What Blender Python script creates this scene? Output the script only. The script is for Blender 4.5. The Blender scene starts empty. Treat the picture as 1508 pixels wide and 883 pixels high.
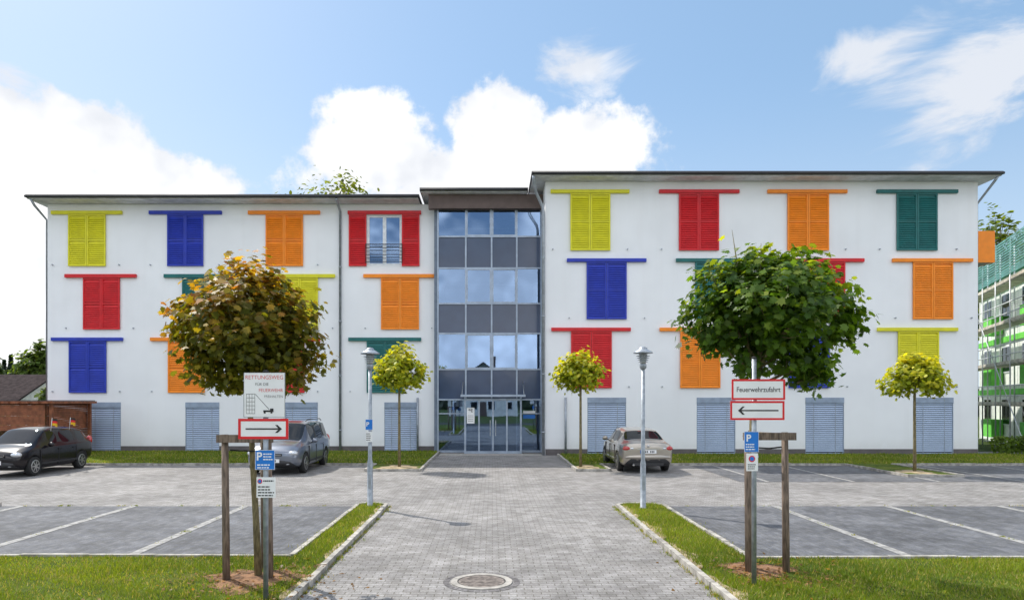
import bpy, math, random
import numpy as np
from mathutils import Vector, Matrix
random.seed(7); rng=np.random.default_rng(7)
F=1030.0; CH=2.35
def fx(px,D): return (px-725)*D/F
def fz(py,D): return CH+(590-py)*D/F
SC=bpy.context.scene
COL=SC.collection
# ---------------------------------------------------------------- materials
def newmat(name):
    m=bpy.data.materials.new(name); m.use_nodes=True
    nt=m.node_tree; nt.nodes.clear()
    return m,nt
def N(nt,t,**kw):
    n=nt.nodes.new(t)
    for k,v in kw.items():
        if k in n.inputs: n.inputs[k].default_value=v
        else: setattr(n,k,v)
    return n
def L(nt,a,b): nt.links.new(a,b)
def mathn(nt,op,a,b=None,c=None,clamp=False):
    n=nt.nodes.new('ShaderNodeMath'); n.operation=op; n.use_clamp=clamp
    for i,v in enumerate((a,b,c)):
        if v is None: continue
        if isinstance(v,(int,float)): n.inputs[i].default_value=v
        else: nt.links.new(v,n.inputs[i])
    return n.outputs[0]
def mixc(nt,f,a,b,bt='MIX'):
    n=nt.nodes.new('ShaderNodeMix'); n.data_type='RGBA'; n.blend_type=bt
    for i,v in ((0,f),(6,a),(7,b)):
        if isinstance(v,(int,float)): n.inputs[i].default_value=v
        elif isinstance(v,(tuple,list)): n.inputs[i].default_value=(*v[:3],1)
        else: nt.links.new(v,n.inputs[i])
    return n.outputs[2]
def coords(nt,scale=None):
    tc=N(nt,'ShaderNodeTexCoord'); o=tc.outputs['Object']
    if scale:
        mp=N(nt,'ShaderNodeMapping'); mp.inputs['Scale'].default_value=scale
        L(nt,o,mp.inputs[0]); o=mp.outputs[0]
    return o
def noise(nt,co,sc,det=4,rough=.5):
    n=N(nt,'ShaderNodeTexNoise'); n.inputs['Scale'].default_value=sc
    n.inputs['Detail'].default_value=det; n.inputs['Roughness'].default_value=rough
    L(nt,co,n.inputs['Vector']); return n.outputs['Fac']
def ramp(nt,f,a,b):
    n=N(nt,'ShaderNodeMapRange'); n.inputs[1].default_value=a; n.inputs[2].default_value=b
    n.interpolation_type='SMOOTHSTEP'
    L(nt,f,n.inputs[0]); return n.outputs[0]
def M(name,col,rough=.6,metal=0.,var=.12,nsc=3.,bump=0.,bsc=60.,spec=.5,coat=0.,stretch=None):
    m,nt=newmat(name)
    out=N(nt,'ShaderNodeOutputMaterial'); p=N(nt,'ShaderNodeBsdfPrincipled')
    L(nt,p.outputs[0],out.inputs[0])
    co=coords(nt,stretch)
    f=noise(nt,co,nsc,2,.6)
    d=tuple(c*(1-var) for c in col); b=tuple(min(1,c*(1+var)) for c in col)
    L(nt,mixc(nt,ramp(nt,f,.3,.7),d,b),p.inputs['Base Color'])
    p.inputs['Roughness'].default_value=rough; p.inputs['Metallic'].default_value=metal
    p.inputs['Specular IOR Level'].default_value=spec
    p.inputs['Coat Weight'].default_value=coat; p.inputs['Coat Roughness'].default_value=.04
    if bump>0:
        bn=N(nt,'ShaderNodeBump'); bn.inputs['Strength'].default_value=bump; bn.inputs['Distance'].default_value=.01
        L(nt,noise(nt,co,bsc,2,.6),bn.inputs['Height']); L(nt,bn.outputs[0],p.inputs['Normal'])
    return m
def paving_mat(name,c1,c2,mortar,bw=.2,bh=.1,rot=0.,stain=.25):
    m,nt=newmat(name)
    out=N(nt,'ShaderNodeOutputMaterial'); p=N(nt,'ShaderNodeBsdfPrincipled'); L(nt,p.outputs[0],out.inputs[0])
    tc=N(nt,'ShaderNodeTexCoord'); mp=N(nt,'ShaderNodeMapping'); mp.inputs['Rotation'].default_value=(0,0,rot)
    L(nt,tc.outputs['Object'],mp.inputs[0]); co=mp.outputs[0]
    br=N(nt,'ShaderNodeTexBrick'); L(nt,co,br.inputs['Vector'])
    br.inputs['Scale'].default_value=1.; br.inputs['Brick Width'].default_value=bw; br.inputs['Row Height'].default_value=bh
    br.inputs['Mortar Size'].default_value=.007; br.inputs['Mortar Smooth'].default_value=.3
    br.inputs['Color1'].default_value=(*c1,1); br.inputs['Color2'].default_value=(*c2,1); br.inputs['Mortar'].default_value=(*mortar,1)
    big=noise(nt,tc.outputs['Object'],.45,4,.65); med=noise(nt,tc.outputs['Object'],3.,3,.7); fine=noise(nt,tc.outputs['Object'],45.,1,.6)
    c=mixc(nt,1.,br.outputs['Color'],mixc(nt,ramp(nt,big,.3,.7),(1-stain,)*3,(1+stain*.4,)*3),'MULTIPLY')
    c=mixc(nt,1.,c,mixc(nt,ramp(nt,med,.35,.68),(.76,.75,.725),(1.1,1.1,1.1)),'MULTIPLY')
    c=mixc(nt,1.,c,mixc(nt,ramp(nt,fine,.3,.7),(.80,.80,.80),(1.16,1.16,1.16)),'MULTIPLY')
    L(nt,c,p.inputs['Base Color']); p.inputs['Roughness'].default_value=.85
    bn=N(nt,'ShaderNodeBump'); bn.inputs['Strength'].default_value=.6; bn.inputs['Distance'].default_value=.008
    h=mathn(nt,'SUBTRACT',mathn(nt,'MULTIPLY',fine,.3),br.outputs['Fac'])
    L(nt,h,bn.inputs['Height']); L(nt,bn.outputs[0],p.inputs['Normal'])
    return m
def grass_mat(name,g1,g2,dry,dryamt=.62):
    m,nt=newmat(name)
    out=N(nt,'ShaderNodeOutputMaterial'); p=N(nt,'ShaderNodeBsdfPrincipled'); L(nt,p.outputs[0],out.inputs[0])
    tc=N(nt,'ShaderNodeTexCoord'); co=tc.outputs['Object']
    a=noise(nt,co,1.2,3,.65); b=noise(nt,co,22.,2,.7); d=noise(nt,co,.7,4,.7); e=noise(nt,co,90.,1,.6)
    c=mixc(nt,ramp(nt,a,.35,.65),g1,g2)
    c=mixc(nt,ramp(nt,d,dryamt-.08,dryamt+.1),c,dry)
    c=mixc(nt,1.,c,mixc(nt,ramp(nt,b,.3,.7),(.6,.62,.6),(1.3,1.3,1.2)),'MULTIPLY')
    c=mixc(nt,1.,c,mixc(nt,ramp(nt,e,.3,.7),(.6,.6,.6),(1.3,1.3,1.3)),'MULTIPLY')
    L(nt,c,p.inputs['Base Color']); p.inputs['Roughness'].default_value=.9; p.inputs['Specular IOR Level'].default_value=.2
    bn=N(nt,'ShaderNodeBump'); bn.inputs['Strength'].default_value=.9; bn.inputs['Distance'].default_value=.04
    L(nt,mathn(nt,'ADD',b,e),bn.inputs['Height']); L(nt,bn.outputs[0],p.inputs['Normal'])
    return m
def leaf_mat(name,trans=.42,rough=.5,tm=(1.9,1.7,.7)):
    m,nt=newmat(name)
    out=N(nt,'ShaderNodeOutputMaterial'); p=N(nt,'ShaderNodeBsdfPrincipled'); t=N(nt,'ShaderNodeBsdfTranslucent'); mx=N(nt,'ShaderNodeMixShader')
    at=N(nt,'ShaderNodeAttribute'); at.attribute_name='lc'
    c=at.outputs['Color']; L(nt,c,p.inputs['Base Color']); p.inputs['Roughness'].default_value=rough; p.inputs['Specular IOR Level'].default_value=.35
    L(nt,mixc(nt,1.,c,tm,'MULTIPLY'),t.inputs[0])
    mx.inputs[0].default_value=trans; L(nt,p.outputs[0],mx.inputs[1]); L(nt,t.outputs[0],mx.inputs[2]); L(nt,mx.outputs[0],out.inputs[0])
    return m
def glass_mat(name,tint=(.5,.56,.62),refl=.32,gc=(.42,.60,.90)):
    m,nt=newmat(name)
    out=N(nt,'ShaderNodeOutputMaterial'); g=N(nt,'ShaderNodeBsdfGlossy'); t=N(nt,'ShaderNodeBsdfTransparent'); mx=N(nt,'ShaderNodeMixShader')
    g.inputs['Roughness'].default_value=.015; g.inputs['Color'].default_value=(*gc,1); t.inputs[0].default_value=(*tint,1)
    lw=N(nt,'ShaderNodeLayerWeight'); lw.inputs[0].default_value=.35
    f=mathn(nt,'ADD',refl,mathn(nt,'MULTIPLY',lw.outputs['Fresnel'],.6),clamp=True)
    L(nt,f,mx.inputs[0]); L(nt,t.outputs[0],mx.inputs[1]); L(nt,g.outputs[0],mx.inputs[2]); L(nt,mx.outputs[0],out.inputs[0])
    bn=N(nt,'ShaderNodeBump'); bn.inputs['Strength'].default_value=.05; bn.inputs['Distance'].default_value=.02
    L(nt,noise(nt,coords(nt),.8,1,.5),bn.inputs['Height']); L(nt,bn.outputs[0],g.inputs['Normal'])
    return m
def wall_mat(name,col=(.86,.865,.885)):
    m,nt=newmat(name)
    out=N(nt,'ShaderNodeOutputMaterial'); p=N(nt,'ShaderNodeBsdfPrincipled'); L(nt,p.outputs[0],out.inputs[0])
    co=coords(nt); st=coords(nt,(1.6,1.6,.12))
    a=noise(nt,co,.35,3,.6); b=noise(nt,st,1.1,3,.6)
    c=mixc(nt,ramp(nt,a,.3,.7),tuple(x*.955 for x in col),tuple(min(.92,x*1.02) for x in col))
    c=mixc(nt,1.,c,mixc(nt,ramp(nt,b,.45,.8),(1,1,1),(.97,.965,.96)),'MULTIPLY')
    sx=N(nt,'ShaderNodeSeparateXYZ'); L(nt,co,sx.inputs[0])
    dirt=mathn(nt,'MULTIPLY',ramp(nt,mathn(nt,'MULTIPLY',sx.outputs[2],-1),-.9,-.2),noise(nt,co,5,2,.7))
    c=mixc(nt,mathn(nt,'MULTIPLY',dirt,.35),c,(.5,.48,.44))
    L(nt,c,p.inputs['Base Color']); p.inputs['Roughness'].default_value=.9; p.inputs['Specular IOR Level'].default_value=.2
    return m
mt={}
mt['plaster']=wall_mat('white_render')
mt['soffit']=M('soffit_paint',(.62,.63,.66),.8)
mt['roofdark']=M('roof_metal_dark',(.035,.035,.04),.6,.1)
mt['brown']=M('brown_fascia',(.11,.075,.065),.6)
mt['plinth']=M('plinth',(.13,.115,.115),.9,bump=.3)
mt['steel']=M('galvanised_steel',(.30,.33,.36),.5,.6,var=.2,nsc=9)
mt['pipe']=M('zinc_pipe',(.33,.36,.40),.45,.5,var=.15,nsc=5)
mt['alu']=M('aluminium_frame',(.34,.40,.49),.4,.3)
mt['whiteframe']=M('white_pvc',(.75,.77,.8),.4)
mt['spandrel']=M('spandrel_panel',(.045,.07,.13),.18,0,var=.1,nsc=1.,coat=.2)
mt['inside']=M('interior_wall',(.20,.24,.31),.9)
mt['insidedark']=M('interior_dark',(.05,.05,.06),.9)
mt['glass']=glass_mat('window_glass',refl=.36)
mt['canopy']=glass_mat('canopy_glass',(.75,.82,.85),.15)
mt['blind']=M('aluminium_blind',(.40,.49,.64),.5,.0,var=.05,nsc=2)
mt['blindbox']=M('blind_box',(.27,.33,.43),.5,.0)
mt['yellow']=M('shutter_yellow_green',(.70,.65,.010),.5,var=.06)
mt['blue']=M('shutter_blue',(.012,.035,.40),.5,var=.1)
mt['orange']=M('shutter_orange',(.90,.25,.003),.5,var=.06)
mt['red']=M('shutter_red',(.62,.006,.012),.5,var=.08)
mt['teal']=M('shutter_teal',(.004,.125,.12),.5,var=.1)
mt['black']=M('black_rubber',(.02,.02,.02),.7)
mt['blackpaint']=M('black_lettering',(.015,.015,.015),.6)
mt['signwhite']=M('sign_white',(.80,.80,.80),.4,var=.04)
mt['signred']=M('sign_red',(.66,.012,.018),.4,var=.05)
mt['signblue']=M('sign_blue',(.01,.17,.58),.4,var=.05)
mt['wood']=M('weathered_wood',(.17,.125,.095),.85,var=.45,nsc=9,bump=.6,bsc=25,stretch=(4,4,.5))
mt['brownwood']=M('stained_wood',(.24,.08,.035),.7,var=.3,nsc=4,bump=.3,bsc=25)
mt['bark']=M('bark',(.17,.14,.07),.9,var=.4,nsc=14,bump=.8,bsc=40,stretch=(2,2,.5))
mt['kerb']=M('kerb_concrete',(.34,.32,.285),.9,var=.35,nsc=5,bump=.3)
mt['concrete']=M('concrete',(.33,.31,.28),.9,var=.25,nsc=7,bump=.3)
mt['iron']=M('cast_iron',(.20,.17,.15),.7,.3,var=.4,nsc=15,bump=.5,bsc=50)
mt['paint']=M('bay_line_pavers',(.27,.265,.255),.85,var=.35,nsc=8,bump=.3)
mt['rimpavers']=M('manhole_pavers',(.15,.14,.14),.85,var=.3,nsc=8,bump=.3)
mt['soil']=M('soil',(.19,.10,.05),1.,var=.5,nsc=9,bump=1.,bsc=30)
mt['drysoil']=M('dry_soil',(.30,.235,.14),1.,var=.4,nsc=6,bump=.6,bsc=30)
mt['tile']=M('roof_tiles_dark',(.045,.035,.035),1.,var=.3,nsc=3,spec=.05)
mt['asphalt']=M('asphalt',(.05,.05,.05),.9,var=.2,nsc=4,bump=.3)
mt['leaf']=leaf_mat('leaves',.5,.5,(1.9,1.7,.6)); mt['leafyoung']=leaf_mat('leaves_young',.5); mt['blade']=leaf_mat('grass_blades',.35,.6)
mt['pave']=paving_mat('paving_light',(.235,.225,.222),(.31,.30,.295),(.13,.12,.10))
mt['pavedark']=paving_mat('paving_dark',(.095,.10,.118),(.15,.155,.172),(.11,.11,.10),rot=math.pi/2,stain=.35)
mt['grass']=grass_mat('lawn_grass',(.07,.115,.010),(.15,.20,.018),(.24,.20,.06))
mt['field']=grass_mat('field_grass',(.05,.08,.015),(.09,.13,.03),(.15,.13,.06))
mt['lampglass']=M('lamp_glass',(.5,.5,.48),.2)
mt['carglass']=M('car_glass',(.010,.012,.015),.03,0,var=.05,spec=.35)
mt['silver']=M('car_paint_silver',(.40,.36,.31),.28,.7,var=.02,coat=1.)
mt['greypaint']=M('car_paint_grey',(.17,.19,.235),.28,.6,var=.02,coat=1.)
mt['blackcar']=M('car_paint_black',(.008,.006,.008),.22,.0,var=.02,coat=.25,spec=.35)
mt['rim']=M('alloy_rim',(.5,.5,.5),.3,.9)
mt['scaff']=M('scaffold_tube',(.62,.64,.66),.45,.2)
mt['tyre']=M('tyre',(.018,.018,.018),.85)
mt['redlamp']=M('tail_lamp',(.40,.01,.01),.12,coat=1.)
mt['headlamp']=M('head_lamp',(.6,.62,.65),.08,.5,coat=1.)
mt['trim']=M('dark_trim',(.025,.025,.027),.5)
mt['gold']=M('flag_gold',(.75,.45,.01),.7)
mt['green']=M('green_panel',(.16,.62,.08),.7); mt['netting']=M('scaffold_netting',(.10,.27,.25),.8,var=.3,nsc=2)
mt['palegreen']=M('pale_green_render',(.78,.82,.76),.9); mt['plank']=M('scaffold_plank',(.52,.48,.40),.85,var=.3)
mt['warmwhite']=M('house_render',(.72,.70,.66),.9)
# ---------------------------------------------------------------- mesh builder
class MB:
    def __init__(s): s.v=[];s.f=[];s.m=[];s.sm=[]
    def face(s,pts,m,sm=False):
        n=len(s.v); s.v+= [tuple(p) for p in pts]; s.f.append(tuple(range(n,n+len(pts)))); s.m.append(m); s.sm.append(sm)
    def box(s,x0,x1,y0,y1,z0,z1,m):
        x0,x1=sorted((x0,x1));y0,y1=sorted((y0,y1));z0,z1=sorted((z0,z1))
        n=len(s.v)
        s.v+=[(x0,y0,z0),(x1,y0,z0),(x1,y1,z0),(x0,y1,z0),(x0,y0,z1),(x1,y0,z1),(x1,y1,z1),(x0,y1,z1)]
        for q in ((3,2,1,0),(4,5,6,7),(0,1,5,4),(1,2,6,5),(2,3,7,6),(3,0,4,7)):
            s.f.append(tuple(n+i for i in q)); s.m.append(m); s.sm.append(False)
    def tube(s,pts,rad,m,seg=10,cap=True):
        pts=[Vector(p) for p in pts]
        if not hasattr(rad,'__len__'): rad=[rad]*len(pts)
        n0=len(s.v)
        for i,p in enumerate(pts):
            t=(pts[min(i+1,len(pts)-1)]-pts[max(i-1,0)]).normalized()
            a=Vector((1,0,0)) if abs(t.x)<.9 else Vector((0,1,0))
            u=(a-t*a.dot(t)).normalized(); w=t.cross(u)
            for k in range(seg):
                an=2*math.pi*k/seg
                s.v.append(tuple(p+(u*math.cos(an)+w*math.sin(an))*rad[i]))
        for i in range(len(pts)-1):
            for k in range(seg):
                a=n0+i*seg+k;b=n0+i*seg+(k+1)%seg
                s.f.append((a,b,b+seg,a+seg)); s.m.append(m); s.sm.append(True)
        if cap:
            s.f.append(tuple(n0+k for k in range(seg))[::-1]); s.m.append(m); s.sm.append(False)
            s.f.append(tuple(n0+(len(pts)-1)*seg+k for k in range(seg))); s.m.append(m); s.sm.append(False)
    def lathe(s,c,prof,m,seg=20):
        s.tube([(c[0],c[1],c[2]+z) for r,z in prof],[r for r,z in prof],m,seg)
    def sphere(s,c,r,m,seg=12,rings=8):
        n0=len(s.v)
        for i in range(rings+1):
            th=math.pi*i/rings
            for k in range(seg):
                ph=2*math.pi*k/seg
                s.v.append((c[0]+r[0]*math.sin(th)*math.cos(ph),c[1]+r[1]*math.sin(th)*math.sin(ph),c[2]+r[2]*math.cos(th)))
        for i in range(rings):
            for k in range(seg):
                a=n0+i*seg+k;b=n0+i*seg+(k+1)%seg
                s.f.append((a,a+seg,b+seg,b)); s.m.append(m); s.sm.append(True)
    def build(s,name,parent=None,loc=None,rot=None,bevel=0):
        names=[]
        for x in s.m:
            if x not in names: names.append(x)
        me=bpy.data.meshes.new(name); me.from_pydata(s.v,[],s.f)
        for x in names: me.materials.append(mt[x])
        me.polygons.foreach_set('material_index',[names.index(x) for x in s.m])
        me.polygons.foreach_set('use_smooth',s.sm); me.update()
        o=bpy.data.objects.new(name,me); COL.objects.link(o)
        if parent: o.parent=parent
        if loc: o.location=loc
        if rot: o.rotation_euler=rot
        if bevel:
            b=o.modifiers.new('bevel','BEVEL'); b.width=bevel; b.segments=2; b.limit_method='ANGLE'
        return o
def empty(name,loc=(0,0,0),rot=(0,0,0)):
    e=bpy.data.objects.new(name,None); COL.objects.link(e); e.location=loc; e.rotation_euler=rot; e.empty_display_size=.3
    return e
def text(body,x,y,z,size,mat,parent,align='CENTER',sx=1.,name='lettering',bold=.0):
    cu=bpy.data.curves.new(name,'FONT'); cu.body=body; cu.size=size; cu.align_x=align; cu.align_y='CENTER'; cu.offset=bold
    cu.materials.append(mt[mat]); o=bpy.data.objects.new(name,cu); COL.objects.link(o)
    o.location=(x,y,z); o.rotation_euler=(math.pi/2,0,0); o.scale=(sx,1,1); o.parent=parent
    return o
# ---------------------------------------------------------------- ground
def sheet(name,x0,x1,y0,y1,z,m):
    b=MB(); b.face([(x0,y0,z),(x1,y0,z),(x1,y1,z),(x0,y1,z)],m); return b.build(name)
sheet('ground',-700,700,-600,900,-.03,'field')
sheet('parking_lot_paving',-32,34,10.3,32.5,0,'pave')
sheet('driveway',-2.3,2.72,-3,32.0,.004,'pave')
b=MB()
b.face([(-32,10.5,.006),(-3.0,10.5,.006),(-3.0,15.6,.006),(-32,15.6,.006)],'pavedark')
b.face([(3.8,10.4,.006),(34,10.4,.006),(34,15.6,.006),(3.8,15.6,.006)],'pavedark')
b.face([(7.2,20.3,.006),(34,20.3,.006),(34,25.3,.006),(7.2,25.3,.006)],'pavedark')
b.build('parking_bays')
b=MB()
for i in range(1,11): 
    x=-3.0-2.5*i; b.face([(x-.08,10.5,.011),(x+.08,10.5,.011),(x+.08,15.6,.011),(x-.08,15.6,.011)],'paint')
for i in range(1,11):
    x=3.8+2.5*i; b.face([(x-.08,10.4,.011),(x+.08,10.4,.011),(x+.08,15.6,.011),(x-.08,15.6,.011)],'paint')
for i in range(0,10):
    x=8.0+2.5*i; b.face([(x-.06,20.3,.011),(x+.06,20.3,.011),(x+.06,25.2,.011),(x-.06,25.2,.011)],'paint')
b.build('parking_bay_lines')
sheet('street',-80,80,-11,-3.2,-.01,'asphalt')
# lawns (raised) -------------------------------------------------
def poly_lawn(name,pts,z=.055):
    b=MB(); b.face([(x,y,z) for x,y in pts],'grass')
    n=len(pts)
    for i in range(n):
        x0,y0=pts[i];x1,y1=pts[(i+1)%n]; b.face([(x0,y0,-.03),(x1,y1,-.03),(x1,y1,z),(x0,y0,z)],'grass')
    return b.build(name)
LT=[(-34,-3),(-2.38,-3),(-2.38,15.45),(-2.55,15.6),(-2.78,15.6),(-2.93,15.45),(-2.93,10.3),(-34,10.3)]
RT=[(2.8,-3),(34,-3),(34,10.2),(3.73,10.2),(3.73,15.4),(3.5,15.6),(3.0,15.6),(2.8,15.45)]
poly_lawn('lawn',LT); poly_lawn('lawn',RT)
poly_lawn('lawn',[(-19.5,25.5),(-2.45,25.5),(-2.45,32.2),(-19.5,32.2)])
poly_lawn('lawn',[(-4.2,23.4),(-2.45,23.4),(-2.45,25.5),(-4.2,25.5)])
poly_lawn('lawn',[(2.87,25.5),(34,25.5),(34,30.25),(2.87,30.25)])
poly_lawn('lawn',[(2.87,23.4),(3.9,23.4),(3.9,25.5),(2.87,25.5)])
poly_lawn('lawn',[(12.9,21.6),(14.5,21.6),(14.5,25.5),(12.9,25.5)])
poly_lawn('lawn',[(-15,14.2),(-11.6,14.2),(-11.0,15.6),(-15,15.6)])
def kerb(name,pts,w=.08,h=.085):
    b=MB()
    for (x0,y0),(x1,y1) in zip(pts[:-1],pts[1:]):
        d=Vector((x1-x0,y1-y0,0)); Ln=d.length; d.normalize(); nrm=Vector((-d.y,d.x,0))*w/2
        k=max(1,round(Ln)); 
        for i in range(k):
            a=Vector((x0,y0,0))+d*(Ln*i/k+.004); c=Vector((x0,y0,0))+d*(Ln*(i+1)/k-.004)
            j=random.uniform(-.008,.008); sh=nrm*random.uniform(-.25,.25)
            lo=[a-nrm+sh,c-nrm+sh,c+nrm+sh,a+nrm+sh]; lo=[(p.x,p.y,-.02) for p in lo]; hi=[(p[0],p[1],h+j) for p in lo]
            b.face(hi,'kerb')
            for q in range(4): b.face([lo[q],lo[(q+1)%4],hi[(q+1)%4],hi[q]],'kerb')
    return b.build(name,bevel=.008)
K1=[(-2.34,2),(-2.34,15.5),(-2.55,15.66),(-2.8,15.66),(-2.97,15.5),(-2.97,10.34),(-32,10.34)]
K2=[(2.76,2),(2.76,15.5),(3.0,15.66),(3.5,15.66),(3.77,15.4),(3.77,10.24),(32,10.24)]
kerb('kerb',K1); kerb('kerb',K2)
kerb('kerb',[(-19.5,25.46),(-4.24,25.46),(-4.24,23.36),(-2.41,23.36),(-2.41,31.9)])
kerb('kerb',[(2.83,30.2),(2.83,23.36),(3.94,23.36),(3.94,25.46),(12.86,25.46),(12.86,21.56),(14.54,21.56),(14.54,25.46),(32,25.46)])
kerb('kerb',[(-15,14.16),(-11.6,14.16),(-11.0,15.64),(-15,15.64)])
def blobpatch(name,x,y,r,z,m,seed=0,ry=None):
    rr=random.Random(seed); b=MB(); ry=ry or r
    pts=[]
    for k in range(28):
        a=2*math.pi*k/28; q=1+.22*math.sin(3*a+seed)+.15*math.sin(7*a+seed*2)+rr.uniform(-.1,.1)
        pts.append((x+r*q*math.cos(a),y+ry*q*math.sin(a)))
    for k in range(28):
        p,q=pts[k],pts[(k+1)%28]; b.face([(x,y,z+.03),(p[0],p[1],z),(q[0],q[1],z)],m,True)
    return b.build(name)
PATCH=[(-3.1,9.0,.55),(3.6,9.5,.45)]
for i,(x,y,r) in enumerate(PATCH): blobpatch('soil_patch',x,y,r,.06,'soil',i)
blobpatch('soil_patch',-3.25,24.3,.65,.06,'drysoil',3,.75); blobpatch('soil_patch',3.3,24.3,.4,.06,'drysoil',4,.75); blobpatch('soil_patch',13.65,22.6,.5,.06,'drysoil',5,.7)
def strip(name,x,sgn,y0,y1,wmax,seed):
    rr=random.Random(seed); b=MB(); n=60; prev=None
    for k in range(n+1):
        y=y0+(y1-y0)*k/n; w=wmax*max(.08,.5+.35*math.sin(k*.55+seed)+.25*math.sin(k*1.7)+rr.uniform(-.15,.15))
        cur=(x,y,x+sgn*w)
        if prev: b.face([(prev[0],prev[1],.0585),(prev[2],prev[1],.0585),(cur[2],cur[1],.0585),(cur[0],cur[1],.0585)],'drysoil')
        prev=cur
    b.build(name)
strip('worn_verge',-2.385,-1,4,15.4,.15,1); strip('worn_verge',2.805,1,4,15.4,.25,2)
# manhole
b=MB(); cx,cy=-.14,9.08
for r0,r1,m,z in ((.0,.30,'iron',.016),(.30,.315,'black',.012),(.315,.40,'concrete',.018)):
    for k in range(40):
        a0=2*math.pi*k/40;a1=2*math.pi*(k+1)/40
        P=[(cx+r1*math.cos(a0),cy+r1*math.sin(a0),z),(cx+r1*math.cos(a1),cy+r1*math.sin(a1),z)]
        if r0>0: P+=[(cx+r0*math.cos(a1),cy+r0*math.sin(a1),z),(cx+r0*math.cos(a0),cy+r0*math.sin(a0),z)]
        else: P+=[(cx,cy,z)]
        b.face(P,m)
for k in range(40):
    a0=2*math.pi*k/40;a1=2*math.pi*(k+1)/40
    b.face([(cx+.4*math.cos(a0),cy+.4*math.sin(a0),0),(cx+.4*math.cos(a1),cy+.4*math.sin(a1),0),(cx+.4*math.cos(a1),cy+.4*math.sin(a1),.018),(cx+.4*math.cos(a0),cy+.4*math.sin(a0),.018)],'concrete')
for k in range(-3,4):
    w=math.sqrt(.27**2-(k*.07)**2); b.box(cx-w,cx+w,cy+k*.07-.012,cy+k*.07+.012,.0162,.021,'iron')
b.build('manhole_cover')
b=MB()
for k in range(36):
    a0=2*math.pi*k/36+.02;a1=2*math.pi*(k+1)/36-.02
    b.face([(cx+r*math.cos(a),cy+r*math.sin(a),.009) for r,a in ((.42,a0),(.50,a0),(.50,a1),(.42,a1))],'rimpavers')
b.build('manhole_surround')
# ---------------------------------------------------------------- building
BL=empty('apartment_building')
def wall(b,x0,x1,z0,z1,y,ops,depth,m):
    xs=sorted({x0,x1,*[o[0] for o in ops],*[o[1] for o in ops]}); zs=sorted({z0,z1,*[o[2] for o in ops],*[o[3] for o in ops]})
    for i in range(len(xs)-1):
        for j in range(len(zs)-1):
            cx=(xs[i]+xs[i+1])/2;cz=(zs[j]+zs[j+1])/2
            if any(o[0]<cx<o[1] and o[2]<cz<o[3] for o in ops): continue
            b.face([(xs[i],y,zs[j]),(xs[i+1],y,zs[j]),(xs[i+1],y,zs[j+1]),(xs[i],y,zs[j+1])],m)
    for a,c,d,e in ops:
        b.face([(a,y,d),(a,y+depth,d),(a,y+depth,e),(a,y,e)],m); b.face([(c,y,d),(c,y,e),(c,y+depth,e),(c,y+depth,d)],m)
        b.face([(a,y,e),(c,y,e),(c,y+depth,e),(a,y+depth,e)],m); b.face([(a,y,d),(a,y+depth,d),(c,y+depth,d),(c,y,d)],m)
DL,DR,DT=32.3,30.3,31.9
def shutter_leaf(b,x0,x1,z0,z1,y,c):
    yb,yf=y-.035,y-.085; fr=.065
    b.box(x0,x0+fr,yf,yb,z0,z1,c); b.box(x1-fr,x1,yf,yb,z0,z1,c)
    b.box(x0+fr,x1-fr,yf+.002,yb,z1-fr,z1,c); b.box(x0+fr,x1-fr,yf+.002,yb,z0,z0+fr,c)
    zm=(z0+z1)/2; b.box(x0+fr,x1-fr,yf+.002,yb,zm-.03,zm+.03,c)
    z=z0+fr+.03
    while z<z1-fr-.03:
        if abs(z-zm)>.06:
            b.face([(x0+fr,yf+.006,z-.035),(x1-fr,yf+.006,z-.035),(x1-fr,yb-.004,z+.04),(x0+fr,yb-.004,z+.04)],c)
            b.face([(x0+fr,yf+.006,z-.035),(x0+fr,yf+.006,z-.048),(x1-fr,yf+.006,z-.048),(x1-fr,yf+.006,z-.035)],c)
        z+=.095
    b.face([(x0+.02,yb+.004,z0+.02),(x1-.02,yb+.004,z0+.02),(x1-.02,yb+.004,z1-.02),(x0+.02,yb+.004,z1-.02)],c)
def shutter(D,sx0,sx1,rx0,rx1,yt,yb,c,opened=None):
    b=MB(); y=D
    X0,X1,R0,R1=fx(sx0,D-.08),fx(sx1,D-.08),fx(rx0,D-.1),fx(rx1,D-.1)
    zt=fz(yt,D); zr=fz(yt+5,D); z0=fz(yb,D)
    b.box(R0,R1,y-.12,y-.003,zr,zt,c)
    if opened:
        for a,bb in opened: shutter_leaf(b,fx(a,D),fx(bb,D),z0,zr-.01,y,c)
    else:
        xm=(X0+X1)/2; shutter_leaf(b,X0,xm-.006,z0,zr-.01,y,c); shutter_leaf(b,xm+.006,X1,z0,zr-.01,y,c)
    b.build('window_shutter',BL)
rowsL=[(311,392),(404,485),(497,578)]; rowsR=[(280,369),(381,470),(482.5,571)]
Ls=[[(100,155,75,179,'yellow'),(246,299,219,326,'blue'),(391,446,365,471,'orange')],
    [(122,176,95,200,'red'),(268,322,241,347,'teal'),(414,468,387,493,'yellow'),(561,617,535,639,'orange')],
    [(101,156,75,180,'blue'),(247,301,221,325,'orange'),(393,448,367,471,'red'),(540,594,513,620,'teal')]]
Rs=[[(840,899,811,927,'yellow'),(1000,1059,971,1089,'red'),(1160,1221,1131,1248,'orange'),(1321,1381,1292,1411,'teal')],
    [(864,923,835,952,'blue'),(1024,1083,996,1112,'teal'),(1185,1245,1157,1273,'red'),(1345,1404,1315,1433,'orange')],
    [(841,901,812,929,'red'),(1002,1061,972,1090,'orange'),(1162,1222,1133,1250,'blue'),(1323,1383,1293,1411,'yellow')]]
for r,row in enumerate(Ls):
    for s in row: shutter(DL,*s[:4],*rowsL[r],s[4])
for r,row in enumerate(Rs):
    for s in row: shutter(DR,*s[:4],*rowsR[r],s[4])
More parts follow.
